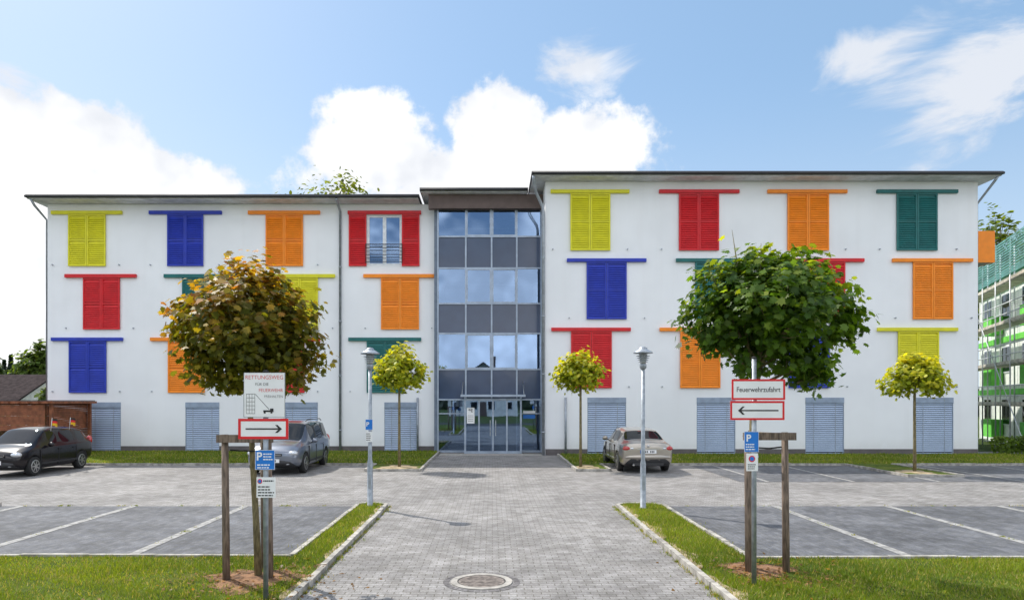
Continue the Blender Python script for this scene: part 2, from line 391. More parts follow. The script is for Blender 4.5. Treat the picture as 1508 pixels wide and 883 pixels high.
shutter(DL,541,590,512,620,311,392,'red',opened=[(514,540),(592,618)])
b=MB()
for D,rows,tab in ((DL,rowsL,Ls),(DR,rowsR,Rs)):
    for r,row in enumerate(tab):
        for s in row:
            for px in (s[2]+3,s[3]-3): b.tube([(fx(px,D),D-.003,fz(rows[r][1]-2,D)),(fx(px,D),D-.09,fz(rows[r][1]-2,D))],.028,'pipe',6)
b.build('shutter_stops',BL)
ztl,ztr=11.42,11.84
opsL=[(fx(a,DL),fx(c,DL),.02,fz(592,DL)) for a,c in ((129,178),(273,323),(420,468),(566,615))]
opsR=[(fx(a,DR),fx(c,DR),.02,fz(585,DR)) for a,c in ((865,922),(1026,1083),(1186,1243),(1347,1404))]
fw=(fx(541,DL),fx(591,DL),fz(390,DL),fz(317,DL))
xl0,xl1=fx(70,DL),fx(641,DL); xr0,xr1=2.3,fx(1440,DR)
b=MB(); wall(b,xl0,xl1,0,ztl,DL,opsL+[fw],.14,'plaster')
b.box(xl0,xl0+.3,DL+.002,44,0,ztl,'plaster'); b.box(xl0+.3,xl1,43.7,44,0,ztl,'plaster')
b.build('left_wing_wall',BL)
b=MB(); wall(b,xr0,xr1,0,ztr,DR,opsR,.14,'plaster')
b.box(xr0,xr0+.3,DR+.002,44,0,ztr,'plaster'); b.box(xr1-.3,xr1,DR+.002,44,0,ztr,'plaster'); b.box(xr0+.3,xr1-.3,43.7,44,0,ztr,'plaster')
b.build('right_wing_wall',BL)
b=MB()
def plinth(x0,x1,D,ops):
    x=x0
    for o in sorted(ops): b.box(x,o[0]-.0,D-.012,D-.001,0,.27,'plinth'); x=o[1]
    b.box(x,x1,D-.012,D-.001,0,.27,'plinth')
plinth(xl0,xl1-.02,DL,opsL); plinth(xr0,xr1,DR,opsR)
b.build('plinth',BL)
for D,ops in ((DL,opsL),(DR,opsR)):
    for (x0,x1,z0,z1) in ops:
        b=MB()
        b.box(x0+.002,x1-.002,D-.02,D+.13,z1-.24,z1-.002,'blindbox')
        b.box(x0+.002,x0+.025,D+.01,D+.13,z0,z1-.24,'blindbox'); b.box(x1-.025,x1-.002,D+.01,D+.13,z0,z1-.24,'blindbox')
        z=z1-.28
        while z>z0+.1:
            b.face([(x0+.027,D+.015,z-.030),(x1-.027,D+.015,z-.030),(x1-.027,D+.045,z+.038),(x0+.027,D+.045,z+.038)],'blind')
            b.face([(x0+.027,D+.015,z-.030),(x0+.027,D+.03,z-.044),(x1-.027,D+.03,z-.044),(x1-.027,D+.015,z-.030)],'trim')
            z-=.088
        b.box(x0+.027,x1-.027,D+.012,D+.06,z0+.05,z0+.1,'blindbox')
        for q in (.22,.78): b.box(x0+(x1-x0)*q-.009,x0+(x1-x0)*q+.009,D+.008,D+.0115,z0+.1,z1-.24,'pipe')
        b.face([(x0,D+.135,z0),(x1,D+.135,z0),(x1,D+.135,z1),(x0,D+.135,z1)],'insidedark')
        b.box(x0-.03,x1+.03,D-.05,D+.005,z0-.02,z0+.035,'pipe')
        b.build('ground_floor_window',BL)
x0,x1,z0,z1=fw; b=MB(); fr=.09; y0,y1=DL+.06,DL+.12; xm=(x0+x1)/2
b.box(x0,x0+fr,y0,y1,z0,z1,'whiteframe'); b.box(x1-fr,x1,y0,y1,z0,z1,'whiteframe'); b.box(xm-.08,xm+.08,y0-.003,y1,z0+fr,z1-fr,'whiteframe')
b.box(x0+fr,x1-fr,y0,y1,z0,z0+fr,'whiteframe'); b.box(x0+fr,x1-fr,y0,y1,z1-fr,z1,'whiteframe')
b.face([(x0,DL+.09,z0),(x1,DL+.09,z0),(x1,DL+.09,z1),(x0,DL+.09,z1)],'glass')
b.box(x0-.5,x1+.5,DL+2.5,DL+2.6,z0-.5,z1+.5,'inside'); 
b.build('french_window',BL)
b=MB()
for k in range(6):
    z=z0+.12+k*.16; b.tube([(x0-.05,DL-.14,z),(x1+.05,DL-.14,z)],.016 if k<5 else .024,'trim',6)
for x in (x0-.05,x1+.05): b.tube([(x,DL-.14,z0+.05),(x,DL-.14,z0+.95)],.018,'trim',6)
for x in (x0-.05,x1+.05): b.tube([(x,DL-.14,z0+.3),(x,DL,z0+.3)],.012,'trim',6)
b.build('window_railing',BL)
def roof(name,x0,x1,yf,z,th=.14,yb=45):
    b=MB(); b.box(x0,x1,yf,yb,z-th,z,'roofdark')
    b.box(x0+.05,x1-.05,yf+.04,yb-.05,z-th-.05,z-th-.001,'soffit')
    b.tube([(x0+.02,yf-.06,z-.1),(x1-.02,yf-.06,z-.1)],.06,'roofdark',8)
    b.build(name,BL)
roof('left_roof',fx(37,31.4),fx(617,31.4),31.4,11.62)
roof('right_roof',fx(783,29.5),fx(1478,29.5),29.5,12.04)
roof('centre_roof',fx(618,31.2),1.60,31.2,11.86,.14)
b=MB(); b.box(fx(632,DT),2.28,31.55,31.88,11.03,11.66,'brown'); b.box(-2.9,2.28,31.9,44,11.47,11.66,'soffit')
b.box(-2.9,-2.6,32.35,44,11.43,11.465,'plaster'); b.build('brown_fascia',BL)
b=MB(); x=fx(501,DL-.1)
b.tube([(x,31.4,11.45),(x,31.45,11.38),(x,DL-.1,11.05),(x,DL-.1,.0)],.06,'pipe',10)
for z in (1,3.5,6,8.5): b.tube([(x,DL-.1,z-.03),(x,DL-.1,z+.03)],.075,'pipe',10)
b.tube([(1.75,29.55,11.86),(1.75,29.6,11.75),(1.85,29.9,11.3),(2.15,30.15,10.75),(2.2,30.18,10.5),(2.2,30.18,0)],.065,'pipe',10)
for z in (1,3.5,6,8.5): b.tube([(2.2,30.18,z-.03),(2.2,30.18,z+.03)],.08,'pipe',10)
b.tube([(-20.8,31.5,11.45),(-20.75,31.7,11.2),(-20.62,32.4,10.7),(-20.62,32.4,0)],.055,'pipe',8)
b.tube([(21.4,29.6,11.85),(21.35,29.7,11.7),(21.12,30.5,10.9),(21.12,30.5,0)],.055,'pipe',8)
b.tube([(fx(833,DR-.1),DR-.1,2.5),(fx(833,DR-.1),DR-.1,0)],.05,'pipe',8)
b.tube([(fx(615,DL-.1),DL-.1,2.5),(fx(615,DL-.1),DL-.1,0)],.05,'pipe',8)
b.build('downpipes',BL)
MX=[fx(p,DT) for p in (645,686,724,761,797)]; TZ=[fz(p,DT) for p in (303,348.5,395,447,491,543.5,588)]
b=MB(); g=MB()
for i,x in enumerate(MX): b.box(x-.035,x+.035,DT-.06,DT+.08,0.01,11.03,'alu')
for z in TZ:
    for i in range(4): b.box(MX[i]+.035,MX[i+1]-.035,DT-.05,DT+.08,z-.035,z+.035,'alu')
for r in range(6):
    z1,z0=TZ[r],TZ[r+1]
    for i in range(4):
        a,c=MX[i]+.035,MX[i+1]-.035; lo,hi=z0+.035,z1-.035
        if r%2==0:
            j=random.uniform(-.008,.008); k=random.uniform(-.008,.008)
            g.face([(a,DT+j,lo),(c,DT-j,lo),(c,DT-j+k,hi),(a,DT+j+k,hi)],'glass')
            if i in (1,2):
                for q in ((a,a+.05,lo,hi),(c-.05,c,lo,hi)): b.box(q[0],q[1],DT-.045,DT+.05,q[2],q[3],'alu')
                for q in ((a+.05,c-.05,lo,lo+.05),(a+.05,c-.05,hi-.05,hi)): b.box(q[0],q[1],DT-.045,DT+.05,q[2],q[3],'alu')
        else: b.face([(a,DT,lo),(c,DT,lo),(c,DT,hi),(a,DT,hi)],'spandrel')
for i in (0,3):
    a,c=MX[i]+.035,MX[i+1]-.035
    g.face([(a,DT,.1),(c,DT,.1),(c,DT,TZ[6]-.035),(a,DT,TZ[6]-.035)],'glass'); b.box(a,c,DT-.04,DT+.05,0.01,.1,'alu')
    b.box(a,c,DT-.04,DT+.05,1.75,1.8,'alu')
b.build('stair_tower_frame',BL); g.build('stair_tower_glass',BL)
b=MB()
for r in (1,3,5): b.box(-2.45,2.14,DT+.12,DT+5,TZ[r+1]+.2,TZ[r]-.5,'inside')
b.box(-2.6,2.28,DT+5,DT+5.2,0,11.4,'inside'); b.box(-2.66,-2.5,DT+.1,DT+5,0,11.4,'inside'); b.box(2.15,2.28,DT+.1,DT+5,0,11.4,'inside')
b.box(-2.45,2.1,DT+.1,DT+5,-.02,.006,'insidedark')
for r in range(3):
    z=TZ[2*r+1]-.3
    for k in range(9): b.box(-1.4+k*.28,-1.1+k*.28,DT+2.2,DT+3.6,z-.15+k*.17,z+k*.17,'inside')
    b.tube([(-2.3,DT+.5,z+1.25),(2.1,DT+.5,z+1.25)],.025,'pipe',6)
b.build('stairwell_interior',BL)
b=MB(); V0,V1=fx(685,31.2),fx(767,31.2); VY=31.15; zt=2.36
for x in (V0,V1):
    b.box(x-.04,x+.04,VY-.04,VY+.04,0,zt+.2,'alu')
xs=[V0,V0+.62,V0+1.24,V0+1.86,V1]
for x in xs[1:-1]: b.box(x-.035,x+.035,VY-.035,VY+.035,0.0,zt,'alu')
b.box(V0+.04,V1-.04,VY-.035,VY+.035,zt,zt+.1,'alu'); 
for a,c in zip(xs[:-1],xs[1:]): b.box(a+.04,c-.04,VY-.03,VY+.03,.01,.12,'alu')
for x in (V0,V1): b.box(x-.03,x+.03,VY+.04,DT-.06,zt,zt+.1,'alu'); b.box(x-.03,x+.03,VY+.04,DT-.06,.01,.12,'alu')
b.box(xs[2]-.14,xs[2]-.1,VY-.1,VY-.06,.8,1.5,'steel'); b.box(xs[2]+.1,xs[2]+.14,VY-.1,VY-.06,.8,1.5,'steel')
for k in range(5):
    x=V0-.15+(V1-V0+.3)*k/4; b.box(x-.025,x+.025,30.65,DT-.08,zt+.2,zt+.26,'alu')
b.box(V0-.18,V1+.18,30.6,30.65,zt+.17,zt+.27,'alu')
b.tube([(V0-.12,30.68,zt+.25),(V0-.12,DT-.05,zt+.85)],.018,'steel',6); b.tube([(V1+.12,30.68,zt+.25),(V1+.12,DT-.05,zt+.85)],.018,'steel',6)
b.build('entrance_frame',BL)
b=MB()
b.face([(V0-.17,30.64,zt+.27),(V1+.17,30.64,zt+.27),(V1+.17,DT-.08,zt+.29),(V0-.17,DT-.08,zt+.29)],'canopy')
b.build('entrance_canopy',BL)
b=MB()
for a,c in zip(xs[:-1],xs[1:]): b.face([(a+.035,VY,.12),(c-.035,VY,.12),(c-.035,VY,zt),(a+.035,VY,zt)],'glass')
for x in (V0,V1): b.face([(x,VY+.04,.12),(x,DT-.06,.12),(x,DT-.06,zt),(x,VY+.04,zt)],'canopy')
b.build('entrance_glass',BL)
b=MB(); b.box(V0+.08,V0+.42,VY-.06,VY-.045,1.35,2.05,'signwhite'); b.box(1.4,1.95,DT-.09,DT-.075,1.55,1.72,'signblue'); b.box(1.4,1.95,DT-.09,DT-.075,1.78,1.9,'signwhite'); b.build('entrance_notice',BL)
text('9E',V0+.25,VY-.064,1.92,.2,'blackpaint',BL,name='house_number',bold=.002)
b=MB()
for k in range(4): b.box(V0+.13,V0+.37,VY-.064,VY-.061,1.45+k*.08,1.465+k*.08,'trim')
b.box(-2.3,2.2,30.0,31.1,.005,.016,'concrete'); b.build('entrance_mat',BL)
b=MB()
b.box(21.04,22.35,31.1,31.16,8.5,9.9,'orange'); b.box(22.29,22.35,31.162,34,8.5,9.9,'orange'); b.box(21.04,22.28,31.17,34,8.5,8.65,'concrete')
b.build('side_balcony',BL)
# ---------------------------------------------------------------- trees
LEAF=np.array([(0,-.45),(.22,-.38),(.42,-.42),(.36,-.15),(.55,.08),(.28,.1),(.3,.32),(.12,.25),(0,.55),(-.12,.25),(-.3,.32),(-.28,.1),(-.55,.08),(-.36,-.15),(-.42,-.42),(-.22,-.38)])
OVAL=np.array([(0,-.5),(.28,-.2),(.3,.15),(0,.55),(-.3,.15),(-.28,-.2)])
def leaves(P,Nrm,size,cols,tmpl,name,mat,parent=None,seed=1):
    r=np.random.default_rng(seed); n=len(P)
    Nn=Nrm/np.linalg.norm(Nrm,axis=1)[:,None]
    down=np.tile([0,0,-1.],(n,1))+r.normal(0,.6,(n,3))
    T=down-Nn*(np.sum(down*Nn,1))[:,None]; T/=np.linalg.norm(T,axis=1)[:,None]+1e-9
    B=np.cross(Nn,T); k=len(tmpl)
    sz=(size*r.uniform(.65,1.2,n))[:,None,None]
    fold=r.uniform(.1,.5,n)[:,None]
    u=tmpl[None,:,0:1]; v=tmpl[None,:,1:2]
    w=-(np.abs(tmpl[None,:,0])*fold)-(tmpl[None,:,1]**2)*.35
    V=P[:,None,:]+sz*(u*B[:,None,:]+v*T[:,None,:]+w[:,:,None]*Nn[:,None,:])
    me=bpy.data.meshes.new(name); me.vertices.add(n*k); me.vertices.foreach_set('co',V.reshape(-1).astype(np.float32))
    me.loops.add(n*k); me.loops.foreach_set('vertex_index',np.arange(n*k,dtype=np.int32))
    me.polygons.add(n); me.polygons.foreach_set('loop_start',np.arange(0,n*k,k,dtype=np.int32)); me.polygons.foreach_set('loop_total',np.full(n,k,dtype=np.int32))
    me.update(calc_edges=True)
    at=me.attributes.new('lc','FLOAT_COLOR','POINT'); c=np.ones((n,k,4)); c[:,:,:3]=cols[:,None,:]; at.data.foreach_set('color',c.reshape(-1).astype(np.float32))
    me.materials.append(mt[mat]); o=bpy.data.objects.new(name,me); COL.objects.link(o)
    if parent: o.parent=parent
    return o
def tree(name,bx,by,blobs,ncl,per,size,palette,seed=1,trunk_r=.05,lean=0.,mat='leaf',tmpl=LEAF,spread=.16,tips=None,crown_z=None):
    r=np.random.default_rng(seed); E=empty(name,(bx,by,0))
    bl=np.array(blobs,float)
    w=(bl[:,3]*bl[:,4]*bl[:,5])**.66; w/=w.sum()
    idx=r.choice(len(bl),ncl,p=w)
    d=r.normal(size=(ncl,3)); d/=np.linalg.norm(d,axis=1)[:,None]
    rad=r.uniform(0.25,1,ncl)**.45*r.uniform(.88,1.1,ncl)
    C=bl[idx,:3]+d*rad[:,None]*bl[idx,3:6]
    cen=np.average(bl[:,:3],axis=0,weights=w)
    vo=bl[r.integers(0,len(bl),8),:3]+r.normal(size=(8,3))*bl[:,3:6].mean()*.8
    keep=np.min(np.linalg.norm(C[:,None]-vo[None],axis=2),axis=1)>bl[:,3].mean()*.28
    C=C[keep]; nc=len(C)
    P=(C[:,None,:]+r.normal(0,spread,(nc,per,3))*np.array([1,1,.75])).reshape(-1,3)
    out=P-cen; out/=np.linalg.norm(out,axis=1)[:,None]+1e-6
    Nr=out*.7+np.array([0,0,.75])+r.normal(0,.5,P.shape)
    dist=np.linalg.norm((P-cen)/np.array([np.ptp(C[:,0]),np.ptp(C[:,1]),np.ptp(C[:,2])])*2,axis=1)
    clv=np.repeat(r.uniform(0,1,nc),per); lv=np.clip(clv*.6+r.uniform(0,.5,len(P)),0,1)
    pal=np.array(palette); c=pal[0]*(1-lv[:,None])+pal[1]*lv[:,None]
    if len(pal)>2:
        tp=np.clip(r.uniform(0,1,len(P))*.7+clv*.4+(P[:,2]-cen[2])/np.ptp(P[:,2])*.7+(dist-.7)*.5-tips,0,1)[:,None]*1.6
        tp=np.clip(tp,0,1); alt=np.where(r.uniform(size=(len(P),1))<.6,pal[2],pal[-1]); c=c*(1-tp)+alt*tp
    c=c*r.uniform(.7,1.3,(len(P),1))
    P0=P-np.array([bx,by,0])
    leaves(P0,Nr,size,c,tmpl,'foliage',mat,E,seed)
    b=MB(); zc=crown_z or (bl[:,2].min()); top=Vector((cen[0]-bx+0,cen[1]-by,cen[2]+bl[:,5].mean()*.5))
    fork=Vector((lean,0,zc-.1))
    b.tube([(0,0,-.02),(lean*.3,0,fork.z*.35),(lean*.7,.01,fork.z*.7),fork],[trunk_r*1.25,trunk_r*1.02,trunk_r*.92,trunk_r*.85],'bark',10)
    b.tube([fork,fork.lerp(top,.5)+Vector((.03,.02,0)),top],[trunk_r*.85,trunk_r*.5,trunk_r*.12],'bark',8)
    for q in bl:
        tgt=Vector((q[0]-bx,q[1]-by,q[2])); st=fork.lerp(top,float(r.uniform(0,.5)))
        mid=st.lerp(tgt,.5)+Vector((0,0,-.08*(tgt-st).length)); end=st.lerp(tgt,1.25)
        b.tube([st,mid,tgt,end],[trunk_r*.5,trunk_r*.35,trunk_r*.22,trunk_r*.06],'bark',6)
    nn=min(70,nc)
    for q in C[r.choice(nc,nn,replace=False)]:
        tgt=Vector(q)-Vector((bx,by,0)); j=int(np.argmin(np.linalg.norm(bl[:,:3]-q,axis=1))); st=Vector((bl[j,0]-bx,bl[j,1]-by,bl[j,2])).lerp(fork,.3)
        b.tube([st,st.lerp(tgt,.5)+Vector((0,0,-.03)),tgt],[trunk_r*.2,trunk_r*.13,trunk_r*.04],'bark',5,False)
    b.build('trunk',E)
    return E
def pblobs(D,lst,sy=1.):
    return [(fx(p,D),D+dy,fz(q,D),rx*D/F,rx*D/F*sy,rz*D/F) for p,q,rx,rz,dy in lst]
D=9.13
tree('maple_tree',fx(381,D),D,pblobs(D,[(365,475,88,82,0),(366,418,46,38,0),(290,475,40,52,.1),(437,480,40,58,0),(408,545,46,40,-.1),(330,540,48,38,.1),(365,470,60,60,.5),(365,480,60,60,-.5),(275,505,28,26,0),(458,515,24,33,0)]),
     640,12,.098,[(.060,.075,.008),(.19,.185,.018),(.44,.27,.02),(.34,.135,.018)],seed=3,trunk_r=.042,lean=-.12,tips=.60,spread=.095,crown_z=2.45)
D=9.5
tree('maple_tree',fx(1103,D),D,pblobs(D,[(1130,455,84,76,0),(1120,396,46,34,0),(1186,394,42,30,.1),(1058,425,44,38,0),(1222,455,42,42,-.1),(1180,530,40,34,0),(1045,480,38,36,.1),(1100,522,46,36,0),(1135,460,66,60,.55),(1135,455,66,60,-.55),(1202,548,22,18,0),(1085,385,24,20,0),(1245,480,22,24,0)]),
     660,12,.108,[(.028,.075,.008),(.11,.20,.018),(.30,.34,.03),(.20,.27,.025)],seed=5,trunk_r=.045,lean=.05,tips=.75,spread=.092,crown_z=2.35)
YP=[(.14,.20,.012),(.33,.38,.02),(.50,.47,.03)]
for px,py,D,bb,sd in ((588,690,24.2,[(588,545,33,30,0),(588,522,22,16,0),(568,550,22,22,.2),(608,550,22,22,-.2)],11),
                (855,690,24.2,[(853,548,28,28,0),(853,530,20,16,0),(838,552,20,20,.2),(868,552,20,18,-.2)],12),
                (1347,697,22.6,[(1347,555,34,24,0),(1350,538,24,16,0),(1322,562,22,18,.2),(1374,562,22,20,-.2)],13)):
    tree('young_maple_tree',fx(px,D),D,pblobs(D,bb),150,12,.15,YP,seed=sd,trunk_r=.045,mat='leafyoung',tips=.55,spread=.13)
BG=[(.04,.075,.012),(.11,.16,.025)]
def bgtree(name,px,py,D,w,h,seed,trunk=.25,size=.45,n=220,pal=BG):
    X=fx(px,D); Z=fz(py,D); w=w*D/F; h=h*D/F
    bl=[(X,D,Z-h*.5,w*.4,w*.4,h*.4),(X-w*.25,D,Z-h*.62,w*.28,w*.3,h*.28),(X+w*.25,D+.5,Z-h*.55,w*.28,w*.3,h*.3),(X+.1*w,D,Z-h*.25,w*.22,w*.22,h*.22)]
    tree(name,X,D,bl,n,9,size,pal,seed=seed,trunk_r=trunk,mat='leaf',tmpl=OVAL,spread=w*.05)
bgtree('tree',478,248,50,190,190,21,size=.34,n=420,pal=[(.07,.10,.02),(.18,.22,.05)])
bgtree('tree',1463,286,56,95,240,22,size=.42,n=380,pal=[(.06,.10,.02),(.14,.19,.04)])
bgtree('tree',1500,320,60,50,230,23,size=.5,n=250)
bgtree('tree',52,498,75,64,90,24,size=.6,n=250,pal=[(.06,.10,.02),(.15,.22,.05)])
bgtree('tree',78,560,50,50,60,25,size=.4,n=150)
bgtree('tree',-20,520,80,60,80,26,size=.6,n=200)
for px,py,D,sd in ((16,522,80,1),(6,530,82,2),(27,535,84,3)):
    X=fx(px,D); H=fz(py,D); r=np.random.default_rng(sd); n=1600
    t=r.uniform(0,1,n)**.7; a=r.uniform(0,6.283,n); rr=t*1.5*r.uniform(.5,1,n); P=np.stack([rr*np.cos(a),rr*np.sin(a),H-t*(H-.8)],1)
    E=empty('conifer_tree',(X,D,0))
    leaves(P,np.stack([np.cos(a),np.sin(a),np.full(n,.6)],1),.6,np.tile([.014,.032,.014],(n,1))*r.uniform(.6,1.6,(n,1)),OVAL,'foliage','leaf',E,sd)
    b=MB(); b.tube([(0,0,0),(0,0,H)],[.25,.03],'bark',8); b.build('trunk',E)
r=np.random.default_rng(5); n=20000; a=r.uniform(0,2*math.pi,n); R_=r.uniform(120,150,n); hh=(5+2.5*np.sin(a*9)+1.8*np.sin(a*23+1)+1.2*np.sin(a*51))
P=np.stack([R_*np.sin(a),R_*np.cos(a),r.uniform(0,1,n)*hh],1)
leaves(P,np.stack([-np.sin(a),-np.cos(a),np.full(n,.8)],1)+r.normal(0,.4,(n,3)),2.2,np.array([.045,.07,.03])*r.uniform(.5,1.5,(n,1)),OVAL,'distant_trees','leaf',None,8)
# ---------------------------------------------------------------- grass blades
def inpoly(x,y,poly):
    c=np.zeros(len(x),bool); n=len(poly); j=n-1
    for i in range(n):
        xi,yi=poly[i];xj,yj=poly[j]
        c^=((yi>y)!=(yj>y))&(x<(xj-xi)*(y-yi)/(yj-yi+1e-12)+xi); j=i
    return c
def mkblades(name,x,y,z0,den,h,wd,seed,dryp=.10):
    r=np.random.default_rng(seed); n=len(x); a=r.uniform(0,6.283,n); H=h*r.uniform(.5,1.4,n)*(.7+.5*den)
    lean=r.normal(0,.45,(n,2))*H[:,None]
    V=np.zeros((n,3,3)); V[:,0]=np.stack([x-np.cos(a)*wd,y-np.sin(a)*wd,np.full(n,z0)],1); V[:,1]=np.stack([x+np.cos(a)*wd,y+np.sin(a)*wd,np.full(n,z0)],1)
    V[:,2]=np.stack([x+lean[:,0],y+lean[:,1],z0+.003+H],1)
    me=bpy.data.meshes.new(name); me.vertices.add(n*3); me.vertices.foreach_set('co',V.reshape(-1).astype(np.float32)); me.loops.add(n*3); me.loops.foreach_set('vertex_index',np.arange(n*3,dtype=np.int32))
    me.polygons.add(n); me.polygons.foreach_set('loop_start',np.arange(0,n*3,3,dtype=np.int32)); me.polygons.foreach_set('loop_total',np.full(n,3,dtype=np.int32)); me.update(calc_edges=True)
    big=.5+.5*np.sin(x*.9+2*np.sin(y*.7))*np.cos(y*1.3)
    g=np.array([.10,.16,.010])*(1-big[:,None])+np.array([.20,.26,.016])*big[:,None]
    dry=r.uniform(size=n)<dryp+.15*(1-den); g[dry]=[.34,.29,.10]; g*=r.uniform(.65,1.35,(n,1))
    at=me.attributes.new('lc','FLOAT_COLOR','POINT'); c=np.ones((n,3,4)); c[:,:,:3]=g[:,None,:]; at.data.foreach_set('color',c.reshape(-1).astype(np.float32))
    me.materials.append(mt['blade']); o=bpy.data.objects.new(name,me); COL.objects.link(o)
def blades(name,poly,x0,x1,y0,y1,n,h,wd,seed):
    r=np.random.default_rng(seed); x=r.uniform(x0,x1,n); y=r.uniform(y0,y1,n)
    k=inpoly(x,y,poly)
    den=.5+.5*np.sin(x*2.1+1.3*np.sin(y*3.))*np.sin(y*2.7+x)
    k&=r.uniform(size=n)<(.5+.5*den)
    e=np.minimum(np.abs(x+2.38),np.abs(x-2.8)); k&=~((e<.1)&(r.uniform(size=n)<.6))
    for px,py,pr in PATCH: k&=(np.hypot(x-px,y-py)>pr*r.uniform(.6,1.4,n))
    mkblades(name,x[k],y[k],.052,den[k],h,wd,seed+50)
blades('grass',LT,-8.5,-2.36,7.2,15.6,120000,.05,.006,1)
blades('grass',RT,2.78,9.,7.2,15.6,120000,.05,.006,2)
FP=[(-19.5,23.4),(34,23.4),(34,32.1),(-19.5,32.1)]
blades('grass',FP,-19.5,-2.5,25.55,32.1,30000,.07,.014,3)
blades('grass',FP,2.9,24,25.55,30.2,36000,.07,.014,4)
def weeds(name,segs,z,seed,dens=14,h=.05):
    r=np.random.default_rng(seed); X=[];Y=[]
    for (x0,y0),(x1,y1) in segs:
        Ln=math.hypot(x1-x0,y1-y0); m=int(Ln*dens)
        for k in range(m):
            t=r.uniform(); s=r.uniform(.01,.05)*(3 if r.uniform()<.06 else 1); c=int(r.uniform(4,16)*(4 if r.uniform()<.06 else 1))
            X.append(x0+(x1-x0)*t+r.normal(0,s,c)); Y.append(y0+(y1-y0)*t+r.normal(0,s,c))
    X=np.concatenate(X);Y=np.concatenate(Y); mkblades(name,X,Y,z,r.uniform(0,1,len(X)),h,.006,seed,.3)
weeds('weeds',[((-2.28,8),(-2.28,15.5)),((2.70,8),(2.70,15.5)),((-9,10.4),(-3,10.4)),((3.8,10.3),(12,10.3)),((-3.03,10.4),(-3.03,15.5)),((3.83,10.3),(3.83,15.5))],.0,71,12,.045)
weeds('weeds',[((6.3,10.5),(6.3,15.6)),((8.8,10.5),(8.8,15.6)),((-5.5,10.5),(-5.5,15.6)),((-8,10.5),(-8,15.6)),((4,15.65),(14,15.65)),((-12,15.65),(-3,15.65))],.0,72,2.2,.03)
n=260; r=np.random.default_rng(9)
P=np.concatenate([np.stack([r.normal(-2.9,.6,n),r.normal(8.8,.5,n),np.full(n,.09)],1),np.stack([r.normal(3.7,.5,n),r.normal(9.2,.45,n),np.full(n,.09)],1)])
P[(P[:,0]>-2.3)&(P[:,0]<2.72),2]=.015
leaves(P,np.array([0,0,1.])+r.normal(0,.25,P.shape),.06,np.array([.25,.14,.05])*r.uniform(.5,1.4,(2*n,1)),OVAL,'fallen_leaves','leaf')
# ---------------------------------------------------------------- tree stakes
def stakes(x1,x2,D,ztop,seed):
    b=MB()
    for x,y in ((x1,D),(x2,D+.05),((x1+x2)/2+.02,D+.62)):
        b.tube([(x+.01,y,0),(x,y,ztop*.5),(x-.01,y,ztop)],[.048,.046,.043],'wood',12)
    y=D-.055
    b.box(x1-.09,x2+.09,y-.028,y-.0,ztop-.1,ztop-.0,'wood')
    b.tube([(x1-.02,D+.05,ztop-.05),((x1+x2)/2+.02,D+.62,ztop-.05)],.035,'wood',8); b.tube([(x2+.02,D+.08,ztop-.05),((x1+x2)/2+.02,D+.62,ztop-.05)],.035,'wood',8)
    xt=(x1+x2)/2+.06
    b.tube([(x1+.05,D+.02,ztop-.2),(xt,D+.09,ztop-.22),(x2-.05,D+.06,ztop-.2)],.012,'black',6)
    return b.build('tree_stakes',bevel=0)
stakes(-3.42,-2.88,8.97,1.92,1); stakes(3.42,3.94,9.35,1.93,2)
# ---------------------------------------------------------------- signs
def plate(b,x0,x1,y,z0,z1,m,border=None,bw=.02):
    b.box(x0,x1,y,y+.004,z0,z1,m)
    if border:
        f=y-.002
        b.box(x0,x1,f,y-.0002,z1-bw,z1,border); b.box(x0,x1,f,y-.0002,z0,z0+bw,border)
        b.box(x0,x0+bw,f,y-.0002,z0+bw,z1-bw,border); b.box(x1-bw,x1,f,y-.0002,z0+bw,z1-bw,border)
def arrow(b,x0,x1,y,z,h,dirn,m):
    t=.008; 
    if dirn<0: x0,x1=x1,x0
    s=1 if x1>x0 else -1
    b.box(min(x0,x1),max(x0,x1)-0,y-.0005,y,z-t,z+t,m)
    for q in (1,-1):
        P=[(x1,y-.001,z+q*.002),(x1-s*h*1.0,y-.001,z+q*h),(x1-s*(h*1.0+.03),y-.001,z+q*h),(x1-s*.03,y-.001,z+q*.0)]
        b.face(P,m)
def bars(b,x0,x1,y,z0,z1,n,m,seed=0):
    rr=random.Random(seed)
    for k in range(n):
        z=z0+(z1-z0)*(k+.5)/n; h=(z1-z0)/n*.22; x=x0
        xe=x1-rr.random()*(x1-x0)*.3
        while x<xe:
            w=rr.uniform(.1,.25)*(x1-x0); b.box(x,min(x+w,xe),y-.001,y-.0003,z-h,z+h,m); x+=w+.04*(x1-x0)
D=8.05; E=empty('fire_lane_sign',(fx(390,D),D,0)); ox=fx(390,D)
def gx(p): return fx(p,D)-ox
b=MB(); b.tube([(0,.035,-.02),(0,.035,fz(548,D))],.030,'steel',12); b.lathe((0,.035,fz(548,D)),[(.032,0),(.032,.02),(.01,.03)],'black',12)
for py in (560,605,628,640,668,685): b.box(-.045,.045,.002,.07,fz(py,D)-.012,fz(py,D)+.012,'steel')
b.build('post',E)
b=MB(); plate(b,gx(359),gx(420),-.004,fz(614,D),fz(548,D),'signwhite','trim',.004)
z0=fz(610,D)
bx=gx(363)
for k in range(6): b.box(bx,bx+.1,-.0062,-.0052,z0+k*.045+.01,z0+k*.045+.014,'trim')
for k in range(4): b.box(bx+k*.032,bx+k*.032+.003,-.0068,-.0063,z0+.01,z0+.24,'trim')
b.face([(bx+.10,-.006,z0+.235),(bx+.106,-.006,z0+.235),(gx(397),-.006,z0+.06),(gx(396),-.006,z0+.06)],'blackpaint')
b.box(gx(388),gx(402),-.0066,-.0056,z0+.03,z0+.05,'blackpaint'); b.box(gx(398),gx(403),-.0072,-.0067,z0+.03,z0+.07,'blackpaint')
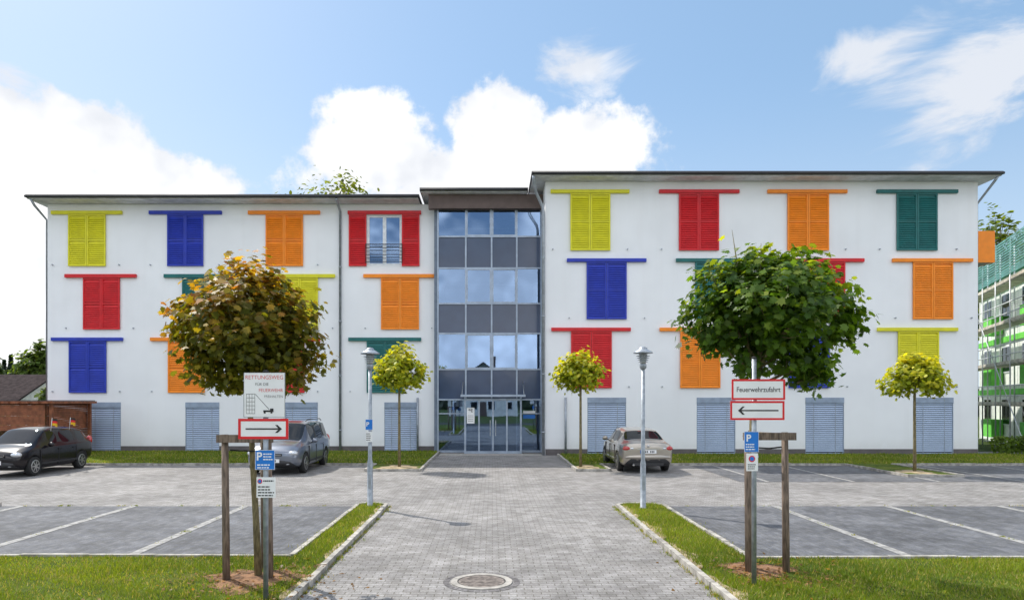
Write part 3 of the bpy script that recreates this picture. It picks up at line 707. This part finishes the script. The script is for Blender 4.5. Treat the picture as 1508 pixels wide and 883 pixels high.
for q in (390,400): b.tube([(gx(q),-.008,z0+.024),(gx(q),-.005,z0+.024)],.012,'blackpaint',12)
b.build('rescue_route_plate',E)
for s,py,sz,m,al,px,sxx in (('RETTUNGSWEG',555.5,.066,'signred','CENTER',389.5,.92),('FÜR DIE',565.5,.046,'blackpaint','CENTER',386,.95),('FEUERWEHR',574.5,.055,'signred','RIGHT',417,.90),('FREIHALTEN',583.5,.042,'blackpaint','RIGHT',417,.92)):
    text(s,gx(px),-.0075,fz(py,D),sz,m,E,al,sxx,bold=-.0006)
b=MB(); plate(b,gx(351),gx(425),-.006,fz(646,D),fz(616,D),'signwhite','signred',.03); arrow(b,gx(362),gx(415),-.0085,fz(631,D),.045,1,'blackpaint'); b.build('arrow_plate',E)
b=MB(); plate(b,gx(376),gx(405),-.006,fz(691,D),fz(662,D),'signblue','signwhite',.004); bars(b,gx(388),gx(403),-.0065,fz(678,D),fz(666,D),3,'signwhite',1); bars(b,gx(379),gx(403),-.0065,fz(690,D),fz(682,D),2,'signwhite',2); b.build('parking_plate',E)
text('P',gx(382),-.009,fz(672,D),.13,'signwhite',E,bold=.003)
b=MB(); plate(b,gx(378),gx(406),-.006,fz(732,D),fz(702,D),'signwhite'); bars(b,gx(380),gx(404),-.0065,fz(731,D),fz(714,D),4,'trim',3)
b.tube([(gx(383),-.009,fz(708,D)),(gx(383),-.0065,fz(708,D))],.028,'signred',16); b.tube([(gx(383),-.011,fz(708,D)),(gx(383),-.0095,fz(708,D))],.019,'signblue',16)
bars(b,gx(388),gx(404),-.0065,fz(710,D),fz(705,D),1,'trim',4); b.build('notice_plate',E)
D=8.7; ox=fx(1112,D); E=empty('fire_access_sign',(ox,D,0))
b=MB(); b.tube([(0,.035,-.02),(0,.035,fz(528,D))],.030,'steel',12); b.lathe((0,.035,fz(528,D)),[(.032,0),(.032,.02),(.01,.03)],'black',12)
for py in (563,583,595,612,642,658,672,688): b.box(-.045,.045,.002,.07,fz(py,D)-.012,fz(py,D)+.012,'steel')
b.build('post',E)
b=MB(); plate(b,gx(1077),gx(1156),-.006,fz(588.5,D),fz(558,D),'signwhite','signred',.025); b.build('fire_access_plate',E)
text('Feuerwehrzufahrt',gx(1116.5),-.009,fz(573.5,D),.088,'blackpaint',E,sx=.86,bold=.0004)
b=MB(); plate(b,gx(1075),gx(1155),-.006,fz(618,D),fz(590,D),'signwhite','signred',.025); arrow(b,gx(1087),gx(1146),-.0085,fz(604,D),.05,-1,'blackpaint'); b.build('arrow_plate',E)
b=MB(); plate(b,gx(1096),gx(1117),-.006,fz(665,D),fz(635,D),'signblue','signwhite',.003); bars(b,gx(1098),gx(1115),-.0065,fz(663,D),fz(652,D),3,'signwhite',5); b.build('parking_plate',E)
text('P',gx(1102),-.009,fz(645,D),.12,'signwhite',E,bold=.003)
b=MB(); plate(b,gx(1099),gx(1116),-.006,fz(693,D),fz(667,D),'signwhite'); bars(b,gx(1101),gx(1114),-.0065,fz(691,D),fz(682,D),3,'trim',6)
b.tube([(gx(1107),-.009,fz(675,D)),(gx(1107),-.0065,fz(675,D))],.04,'signred',16); b.tube([(gx(1107),-.011,fz(675,D)),(gx(1107),-.0095,fz(675,D))],.027,'signblue',16); b.build('no_stopping_plate',E)
# ---------------------------------------------------------------- street lamps
def lamp(x,y,withsign):
    E=empty('street_lamp',(x,y,0)); b=MB()
    b.lathe((0,0,0),[(.085,0),(.085,.06),(.062,.07),(.062,1.0),(.058,1.02),(.045,1.08),(.040,3.05)],'steel',14)
    b.box(-.03,.03,-.068,-.055,.45,.75,'pipe')
    b.build('mast',E)
    b=MB()
    b.lathe((0,0,3.03),[(.045,0),(.07,.03),(.075,.10),(.055,.13)],'steel',18)
    b.lathe((0,0,3.16),[(.06,0),(.075,.10),(.085,.19)],'lampglass',18)
    for k,rr in enumerate((.10,.115,.13,.145)): b.lathe((0,0,3.18+k*.042),[(rr*.75,0),(rr,.006),(rr,.014),(rr*.75,.02)],'pipe',20)
    b.lathe((0,0,3.36),[(.10,0),(.205,.012),(.21,.03),(.15,.07),(.09,.10),(.085,.13),(.05,.15),(.0,.16)],'pipe',24)
    b.build('lantern',E)
    if withsign:
        b=MB(); plate(b,-.09,.07,-.075,1.72,1.95,'signblue','signwhite',.005); plate(b,-.08,.06,-.074,1.46,1.68,'signwhite'); bars(b,-.07,.05,-.0745,1.48,1.66,4,'trim',2); b.build('parking_plate',E)
        text('P',-.04,-.078,1.84,.13,'signwhite',E,bold=.003)
lamp(fx(545,15.3),15.3,True); lamp(fx(947,15.05),15.05,False)
# ---------------------------------------------------------------- cars
def car(name,kind,paint,loc,rot):
    E=empty(name,loc,(0,0,rot))
    if kind=='sedan':
        W=.865; wr=.315; ax=(-1.32,1.40)
        ST=[(-2.26,.42,.80,.86,.66,.50,'b'),(-2.22,.26,.86,.98,.78,.62,'b'),(-2.05,.2,.91,1.03,.82,.66,'b'),(-1.62,.18,.93,1.06,.845,.66,'r'),(-1.05,.17,.94,1.33,.85,.57,'p'),(-.95,.17,.94,1.37,.85,.575,'g'),(-.10,.17,.93,1.43,.855,.585,'p'),(-.02,.17,.93,1.43,.855,.585,'g'),(.50,.17,.92,1.39,.85,.57,'w'),(1.20,.17,.90,.97,.84,.68,'b'),(1.75,.18,.84,.90,.82,.64,'b'),(2.12,.22,.72,.78,.76,.58,'b'),(2.25,.36,.62,.66,.62,.48,'b')]
    elif kind=='mpv':
        W=.895; wr=.325; ax=(-1.32,1.36)
        ST=[(-2.20,.45,.95,1.08,.74,.60,'b'),(-2.15,.28,1.0,1.15,.83,.62,'r'),(-1.85,.2,1.01,1.58,.86,.62,'g'),(-1.25,.18,1.0,1.64,.875,.64,'p'),(-1.15,.18,1.0,1.645,.875,.64,'g'),(-.15,.17,.98,1.655,.88,.645,'p'),(-.06,.17,.98,1.655,.88,.645,'g'),(.60,.17,.96,1.60,.875,.62,'w'),(1.35,.17,.93,1.05,.86,.70,'b'),(1.80,.19,.87,.96,.84,.66,'b'),(2.10,.24,.74,.82,.78,.60,'b'),(2.21,.38,.62,.68,.66,.50,'b')]
    else:
        W=.84; wr=.30; ax=(-1.22,1.26)
        ST=[(-1.98,.45,.88,.98,.70,.54,'b'),(-1.93,.28,.93,1.05,.79,.58,'r'),(-1.55,.2,.95,1.38,.82,.56,'g'),(-1.0,.18,.94,1.46,.83,.58,'p'),(-.92,.18,.94,1.465,.83,.58,'g'),(-.05,.17,.92,1.48,.835,.59,'p'),(.03,.17,.92,1.48,.835,.59,'g'),(.50,.17,.91,1.43,.83,.57,'w'),(1.25,.17,.86,.97,.82,.66,'b'),(1.62,.19,.80,.88,.79,.60,'b'),(1.88,.24,.68,.76,.72,.54,'b'),(1.98,.38,.58,.62,.60,.46,'b')]
    V=[];Fc=[];Mi=[]
    for (x,zb,zl,zt,wb,wt,fl) in ST:
        ws=wb/.855*W if kind=='sedan' else wb*W/ (.88 if kind=='mpv' else .835)
        half=[(0,zb),(ws*.75,zb),(ws*.93,zb+.05),(ws*.985,zb+.18),(ws,(zb+zl)/2+.05),(ws*.985,zl-.05),(wb*.955,zl),(wt+.012,zt-.045),(wt*.82,zt-.005),(0,zt+.015)]
        ring=[(x,-y,z) for y,z in half]+[(x,y,z) for y,z in half[-2:0:-1]]
        K=len(ring); V+=ring
    for i in range(len(ST)-1):
        fl=ST[i][6]
        for k in range(K):
            a=i*K+k;c=i*K+(k+1)%K; Fc.append((a,c,c+K,a+K))
            kk=k if k<9 else K-1-k
            m=0
            if fl=='g' and kk==6: m=1
            if fl=='p' and kk==6: m=2
            if fl in('r','w') and kk in(7,8): m=1
            if kk<=1 : m=2
            Mi.append(m)
    Fc.append(tuple(range(K))[::1]); Mi.append(0); n=(len(ST)-1)*K; Fc.append(tuple(n+k for k in range(K))[::-1]); Mi.append(0)
    me=bpy.data.meshes.new('body'); me.from_pydata(V,[],Fc)
    for q in (paint,'carglass','trim'): me.materials.append(mt[q])
    me.polygons.foreach_set('material_index',Mi); me.polygons.foreach_set('use_smooth',[True]*len(Fc)); me.update()
    import bmesh
    bm=bmesh.new(); bm.from_mesh(me); bmesh.ops.recalc_face_normals(bm,faces=bm.faces)
    cl=bm.edges.layers.float.new('crease_edge')
    for e in bm.edges:
        ms={f.material_index for f in e.link_faces}
        if 1 in ms and len(ms)>1: e[cl]=.75
    bm.to_mesh(me); bm.free()
    o=bpy.data.objects.new('body',me); COL.objects.link(o); o.parent=E
    sb=o.modifiers.new('s','SUBSURF'); sb.levels=3; sb.render_levels=3
    c=MB(); 
    for x in ax:
        for s in (-1,1): c.tube([(x,s*(W-.25),wr+.0),(x,s*(W+.2),wr+.0)],wr+.055,'trim',28)
    co=c.build('cut'); co.data.materials.clear()
    for q in (paint,'carglass','trim'): co.data.materials.append(mt[q])
    co.data.polygons.foreach_set('material_index',[2]*len(co.data.polygons))
    co.parent=E
    bo=o.modifiers.new('b','BOOLEAN'); bo.object=co; bo.operation='DIFFERENCE'; bo.solver='EXACT'
    bpy.context.view_layer.update(); dg=bpy.context.evaluated_depsgraph_get(); nm=bpy.data.meshes.new_from_object(o.evaluated_get(dg))
    o.modifiers.clear(); o.data=nm; nm.name='body'
    bpy.data.objects.remove(co)
    for x in ax:
        for s in (-1,1):
            b=MB(); y1=s*(W-.015); y0=s*(W-.21)
            b.tube([(x,y0,wr),(x,y0+s*.01,wr),(x,y1-s*.02,wr),(x,y1,wr)],[wr-.03,wr,wr,wr-.025],'tyre',28)
            b.tube([(x,y1-s*.004,wr),(x,y1+s*.006,wr)],[wr*.70,wr*.66],'rim',24)
            b.tube([(x,y1+s*.0062,wr),(x,y1+s*.008,wr)],wr*.58,'trim',24)
            for k in range(7):
                a=2*math.pi*k/7; p=Vector((math.cos(a),0,math.sin(a))); q=Vector((-math.sin(a),0,math.cos(a)))
                cc=Vector((x,y1+s*.012,wr))
                b.face([cc+p*.03-q*.022,cc+p*.03+q*.022,cc+p*wr*.62+q*.016,cc+p*wr*.62-q*.016],'rim')
            b.tube([(x,y1,wr),(x,y1+s*.016,wr)],wr*.15,'rim',12)
            b.build('wheel',E)
    xr,xf=ST[0][0],ST[-1][0]
    b=MB()
    zb=ST[8][2]
    for s in (-1,1):
        xm=.62
        b.sphere((xm,s*(W+.07),zb+.08),(.06,.10,.075),paint); b.box(xm-.03,xm+.02,s*(W-.06),s*(W+.0),zb+.0,zb+.04,'trim')
        b.box(-.85,-.67,s*(W-.005),s*(W+.012),zb-.10,zb-.07,paint); b.box(-.06,.12,s*(W-.005),s*(W+.012),zb-.10,zb-.07,paint)
        b.box(-.95,1.0,s*(W-.02),s*(W+.008),.34,.40,'trim' if kind!='sedan' else paint)
        for dx in (-.90,.10,1.0): b.box(dx-.006,dx+.006,s*(W-.03),s*(W+.003),.30,zb-.06,'trim')
    b.build('mirrors_and_trim',E)
    b=MB()
    def plate_(x,z,sg):
        b.box(x-.005,x+.005,-.26,.26,z-.057,z+.057,'signwhite'); b.box(x-.007,x+.007,.215 if sg<0 else -.26,.26 if sg<0 else -.215,z-.055,z+.055,'signblue')
        for k in range(7):
            y=-.19+k*.052
            if k!=3: b.box(x-.0065,x+.0065,y,y+.03,z-.035,z+.035,'blackpaint')
    if kind=='sedan':
        for s in (-1,1):
            b.sphere((-2.17,s*.665,.80),(.09,.155,.085),'redlamp',16,10); b.sphere((-2.20,s*.52,.80),(.07,.08,.045),'headlamp')
        b.sphere((-2.24,0,.52),(.05,.76,.085),paint,24,8)
        plate_(-2.275,.70,-1); b.box(-2.27,-2.2,-.35,.35,.775,.795,'rim'); b.sphere((-2.26,0,.88),(.012,.045,.045),'rim')
        b.box(-2.26,-2.1,-.5,.5,.25,.34,'trim'); b.tube([(-2.3,.48,.27),(-2.1,.48,.27)],.03,'rim',8)
        b.box(-1.18,-1.14,-.12,.12,1.315,1.33,'redlamp')
    else:
        for s in (-1,1):
            b.sphere((xf-.15,s*W*.72,.69),(.14,.16,.085),'headlamp',16,10); b.sphere((xr+.06,s*W*.80,.95),(.08,.11,.16),'redlamp')
            b.sphere((xf-.06,s*W*.55,.36),(.05,.07,.04),'headlamp')
        b.sphere((xf-.04,0,.40),(.06,.62,.10),'trim',24,8); b.box(xf-.05,xf+.0,-.33,.33,.60,.68,'trim'); b.box(xf-.02,xf+.012,-.3,.3,.635,.65,'rim')
        b.sphere((xf+.0,0,.645),(.02,.05,.05),'rim'); plate_(xf+.03,.46,1); plate_(xr-.02,.7,-1)
        if kind=='mpv':
            for s in (-1,1): b.tube([(-1.7,s*.60,1.63),(-1.5,s*.60,1.70),(.2,s*.60,1.70),(.4,s*.60,1.655)],.016,'trim',6)
    b.build('lights_and_plates',E)
    if kind=='hatch':
        for x in (.25,-.75):
            b=MB(); s=1
            b.tube([(x,s*(.66),1.36),(x+.02,s*.72,1.78)],.007,'signwhite',6)
            for k,m in enumerate(('gold','signred','blackpaint')):
                z0=1.54+k*.075
                P=[]
                for j in range(6):
                    P.append((x-.01-j*.075,.70+.09*math.sin(j*1.1),z0-.014*j))
                for j in range(5):
                    a,c=P[j],P[j+1]; b.face([a,c,(c[0],c[1]+.01,c[2]+.075),(a[0],a[1]+.01,a[2]+.075)],m,True)
            b.build('german_flag',E)
    return E
car('silver_sedan_car','sedan','silver',(5.05,24.9,.008),math.radians(90))
car('grey_minivan_car','mpv','greypaint',(-6.95,24.2,.008),math.radians(-90))
car('black_hatchback_car','hatch','blackcar',(-15.15,23.2,.008),math.radians(-90))
# ---------------------------------------------------------------- carport
E=empty('wooden_carport',(0,0,0)); b=MB()
X0,X1,Y0,Y1=-26.5,-17.75,28.2,31.4
b.box(X0,X1,Y0,Y1,2.24,2.34,'brownwood'); b.box(X0+.05,X1-.05,Y0+.05,Y1-.05,2.345,2.38,'roofdark')
for k in range(30):
    z=.15+k*.07
    b.box(X0,X1-.3,Y1-.15,Y1-.12,z,z+.06,'brownwood')
for k in range(14):
    z=1.15+k*.075
    b.box(X0,X1-.35,Y0+.1,Y0+.13,z,z+.065,'brownwood')
    b.box(X1-.35,X1-.32,Y0+.2,Y1-.2,z,z+.065,'brownwood')
for k in range(22):
    x=X0+.2+k*.4; b.box(x,x+.07,Y0-.15,Y0,2.25,2.33,'brownwood')
for x in (X0+.1,-23.5,-20.5,X1-.25):
    for y in (Y0+.2,Y1-.3): b.box(x,x+.12,y,y+.12,0,2.24,'brownwood')
b.build('timber_frame',E)
# ---------------------------------------------------------------- houses
def house(name,x,y,w,d,h,rh,face,wallm='warmwhite'):
    E=empty(name,(x,y,0),(0,0,face)); b=MB()
    b.box(-w/2,w/2,-d/2,d/2,0,h,wallm)
    b.face([(-w/2,d/2,h),(w/2,d/2,h),(0,d/2,h+rh)][::-1],wallm); b.face([(-w/2,-d/2,h),(w/2,-d/2,h),(0,-d/2,h+rh)],wallm)
    b.build('walls',E)
    b=MB(); o=.5
    for s in (-1,1):
        P=[(0,-d/2-o,h+rh+.12),(0,d/2+o,h+rh+.12),(s*(w/2+o),d/2+o,h-o*rh/(w/2)+.12),(s*(w/2+o),-d/2-o,h-o*rh/(w/2)+.12)]
        b.face(P,'tile'); b.face([(p[0],p[1],p[2]-.15) for p in P][::-1],'tile')
        for i in range(4): p,q=P[i],P[(i+1)%4]; b.face([p,q,(q[0],q[1],q[2]-.15),(p[0],p[1],p[2]-.15)],'tile')
    b.box(w*.18,w*.18+.6,-.4,.3,h+rh*.3,h+rh+.7,'brown'); b.build('roof',E)
    b=MB()
    for s in (1,-1):
        for i in range(4):
            for z in (.9,3.6):
                if z+1.4>h: continue
                xx=-w/2+w*(i+.5)/4; yy=s*(d/2)
                b.box(xx-.6,xx+.6,yy,yy+.03*s,z,z+1.35,'whiteframe')
                b.box(xx-.5,xx+.5,yy+.031*s,yy+.036*s,z+.1,z+1.25,'carglass')
    b.box(-.55,.55,d/2+.001,d/2+.05,0,2.1,'brown') 
    b.box(-.5,.5,d/2+.002,d/2+.03,h+.4,h+1.6,'carglass')
    b.build('windows_and_door',E)
house('house',-1.5,-52,11,9,5.2,3.8,0); house('house',13,-55,11,9,5.0,3.6,0); house('house',-17,-56,12,9,5.4,3.9,0); house('house',30,-50,11,9,5.2,3.8,0)
house('dark_roofed_house',-44.5,60,9,13,2.4,2.1,math.radians(90))
# ---------------------------------------------------------------- scaffolded building
p1=Vector((24.3,31.0,0)); p2=Vector((29.6,44.2,0)); ang=math.atan2(p2.y-p1.y,p2.x-p1.x); Ln=(p2-p1).length
E=empty('scaffolded_building',(p1.x,p1.y,0),(0,0,ang))
b=MB(); b.box(0,Ln,-9,-1.0,0,9.2,'palegreen')
b.box(-.3,Ln+.3,-9.3,-.7,9.2,9.4,'netting')
for f in range(3):
    z=.4+f*2.9
    for k in range(4):
        x=1.0+k*3.5; b.box(x,x+1.5,-1.0,-.96,z+.6,z+2.1,'whiteframe'); b.box(x+.08,x+1.42,-.958,-.95,z+.68,z+2.02,'carglass')
    b.box(.2,Ln-.2,-1.0,-.90,z+2.3,z+2.6,'green'); b.box(2.6,4.3,-.95,-.4,z-.1,z+.9,'green'); b.box(9.2,10.9,-.95,-.4,z-.1,z+.9,'green')
b.build('facade',E)
b=MB()
for k in range(7):
    x=k*Ln/6
    for y in (-.3,.5): b.tube([(x,y,0),(x,y,10.2)],.035,'scaff',6)
    for j in range(5): b.tube([(x,-.3,2*j+.2),(x,.5,2*j+.2)],.025,'scaff',6)
for j in range(1,5):
    z=2*j+.1; b.box(0,Ln,-.25,.45,z,z+.05,'plank')
    for dz in (.5,1.0): b.tube([(0,.5,z+dz),(Ln,.5,z+dz)],.03,'scaff',6)
    b.box(0,Ln,.46,.49,z+.051,z+.2,'plank')
for k in range(6):
    b.tube([(k*Ln/6,.53,2*(k%4)+.2),((k+1)*Ln/6,.53,2*(k%4)+2.2)],.022,'scaff',6)
for k in range(14):
    z=8.4+k*.13; b.box(0,Ln,.54,.555,z,z+.085,'netting')
b.build('scaffold',E)
r=np.random.default_rng(31); n=9000
P=np.stack([r.uniform(-60,-21.5,n),r.uniform(36,38,n),r.uniform(0,1,n)**.8*(1.7+.4*np.sin(np.arange(n)))],1)
leaves(P,r.normal(0,.5,(n,3))+np.array([0,-.6,.6]),.22,np.array([.05,.09,.02])*r.uniform(.5,1.5,(n,1)),OVAL,'hedge','leaf',None,4)
n=5000; P=np.stack([r.uniform(22,34,n),r.uniform(30.2,31.0,n),r.uniform(0,.8,n)],1)
leaves(P,r.normal(0,.5,(n,3))+np.array([0,-.6,.6]),.16,np.array([.10,.16,.02])*r.uniform(.5,1.5,(n,1)),OVAL,'shrubs','leaf',None,5)
# ---------------------------------------------------------------- world
W=bpy.data.worlds.new('World'); SC.world=W; W.use_nodes=True; nt=W.node_tree; nt.nodes.clear()
EL=math.radians(50); AZ=math.radians(-46.5)
out=N(nt,'ShaderNodeOutputWorld'); bg=N(nt,'ShaderNodeBackground'); L(nt,bg.outputs[0],out.inputs[0])
sky=N(nt,'ShaderNodeTexSky'); sky.sky_type='NISHITA'; sky.sun_disc=False; sky.sun_elevation=EL; sky.sun_rotation=AZ; sky.air_density=1.0; sky.dust_density=1.0; sky.ozone_density=1.5
STR=.15; bg.inputs[1].default_value=STR
tc=N(nt,'ShaderNodeTexCoord'); dv=tc.outputs['Generated']
def vmath(op,a,b=None):
    n=nt.nodes.new('ShaderNodeVectorMath'); n.operation=op
    for i,v in enumerate((a,b)):
        if v is None: continue
        if isinstance(v,tuple): n.inputs[i].default_value=v
        else: L(nt,v,n.inputs[i])
    return n
def nz(sc,det,rough,vec,scale=(1,1,1),dist=0.):
    mp=N(nt,'ShaderNodeMapping'); mp.inputs['Scale'].default_value=scale; L(nt,vec,mp.inputs[0])
    n=N(nt,'ShaderNodeTexNoise'); n.inputs['Scale'].default_value=sc; n.inputs['Detail'].default_value=det; n.inputs['Roughness'].default_value=rough; n.inputs['Distortion'].default_value=dist
    L(nt,mp.outputs[0],n.inputs['Vector']); return n.outputs['Fac']
def blobset(lst):
    cur=None
    for px,py,rx,ry in lst:
        u=(px-725)/F; v=(590-py)/F; c=Vector((u,1,v)); nn=c.length; c/=nn
        d=vmath('SUBTRACT',dv,tuple(c)).outputs[0]
        s=vmath('MULTIPLY',d,(F/rx*nn,1.,F/ry*nn)).outputs[0]
        ln=vmath('LENGTH',s).outputs['Value']; val=mathn(nt,'SUBTRACT',1.,ln)
        cur=val if cur is None else mathn(nt,'MAXIMUM',cur,val)
    return cur
cum=blobset([(565,235,105,85),(740,190,90,80),(830,235,130,80),(720,290,280,70),(100,215,110,80),(200,280,150,62),(30,300,130,80),(20,450,90,130),(-120,330,200,160)])
n1=nz(8.,6,.62,dv)
dens=mathn(nt,'ADD',cum,mathn(nt,'MULTIPLY',mathn(nt,'SUBTRACT',n1,.5),2.0))
m1=ramp(nt,dens,.06,.32)
cir=blobset([(1450,110,140,100),(1290,75,110,45),(850,100,80,50),(20,120,60,40)])
n2=nz(4.6,6,.6,dv,(1.3,1,3.2),.5)
d2=mathn(nt,'ADD',cir,mathn(nt,'MULTIPLY',mathn(nt,'SUBTRACT',n2,.51),3.6))
m2=ramp(nt,d2,.1,.9)
sp=N(nt,'ShaderNodeSeparateXYZ'); L(nt,dv,sp.inputs[0])
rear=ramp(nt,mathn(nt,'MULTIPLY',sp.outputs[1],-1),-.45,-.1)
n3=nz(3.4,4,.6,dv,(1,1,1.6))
m3=mathn(nt,'MULTIPLY',rear,ramp(nt,n3,.45,.55))  # unseen clouds added behind the camera to raise ambient light on the facade
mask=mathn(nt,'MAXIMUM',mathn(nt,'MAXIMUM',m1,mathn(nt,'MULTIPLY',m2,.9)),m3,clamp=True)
n4=nz(9.,3,.6,dv)
shade=ramp(nt,mathn(nt,'ADD',n4,mathn(nt,'MULTIPLY',dens,.25)),.35,.8)
fb=mixc(nt,shade,(.84/STR,.87/STR,.93/STR),(1.2/STR,1.2/STR,1.2/STR))
rb=mixc(nt,ramp(nt,n4,.35,.65),(1.5/STR,1.53/STR,1.6/STR),(2.9/STR,2.9/STR,2.95/STR))  # added rear clouds made brighter than the front ones to fill the shaded facade
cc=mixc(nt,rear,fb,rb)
hz=mathn(nt,'ADD',ramp(nt,mathn(nt,'MULTIPLY',sp.outputs[2],-1),-.42,-.02),mathn(nt,'MULTIPLY',ramp(nt,mathn(nt,'MULTIPLY',sp.outputs[0],-1),0.,.7),.5),clamp=True)
skyb=mixc(nt,.40,sky.outputs[0],(.42/STR,.72/STR,1.06/STR))
skyc=mixc(nt,mathn(nt,'MULTIPLY',hz,.5),skyb,(.82/STR,.90/STR,.98/STR))
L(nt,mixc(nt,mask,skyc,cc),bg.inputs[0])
# ---------------------------------------------------------------- sun
sd=Vector((math.cos(EL)*math.sin(AZ),math.cos(EL)*math.cos(AZ),math.sin(EL)))
sl=bpy.data.lights.new('sun','SUN'); sl.energy=5.0; sl.angle=math.radians(.5); sl.color=(1,.95,.87)
so=bpy.data.objects.new('sun',sl); COL.objects.link(so); so.rotation_euler=sd.to_track_quat('Z','Y').to_euler(); so.location=sd*60
# ---------------------------------------------------------------- camera
cam=bpy.data.cameras.new('camera'); co=bpy.data.objects.new('camera',cam); COL.objects.link(co)
co.location=(0,0,CH); co.rotation_euler=(math.pi/2,0,0); cam.sensor_width=36; cam.lens=36*F/1508
cam.shift_y=(590-441.5)/1508; cam.shift_x=(754-725)/1508; cam.clip_end=3000; cam.clip_start=.1
SC.camera=co
SC.view_settings.view_transform='Standard'; SC.view_settings.look='None'; SC.view_settings.exposure=0
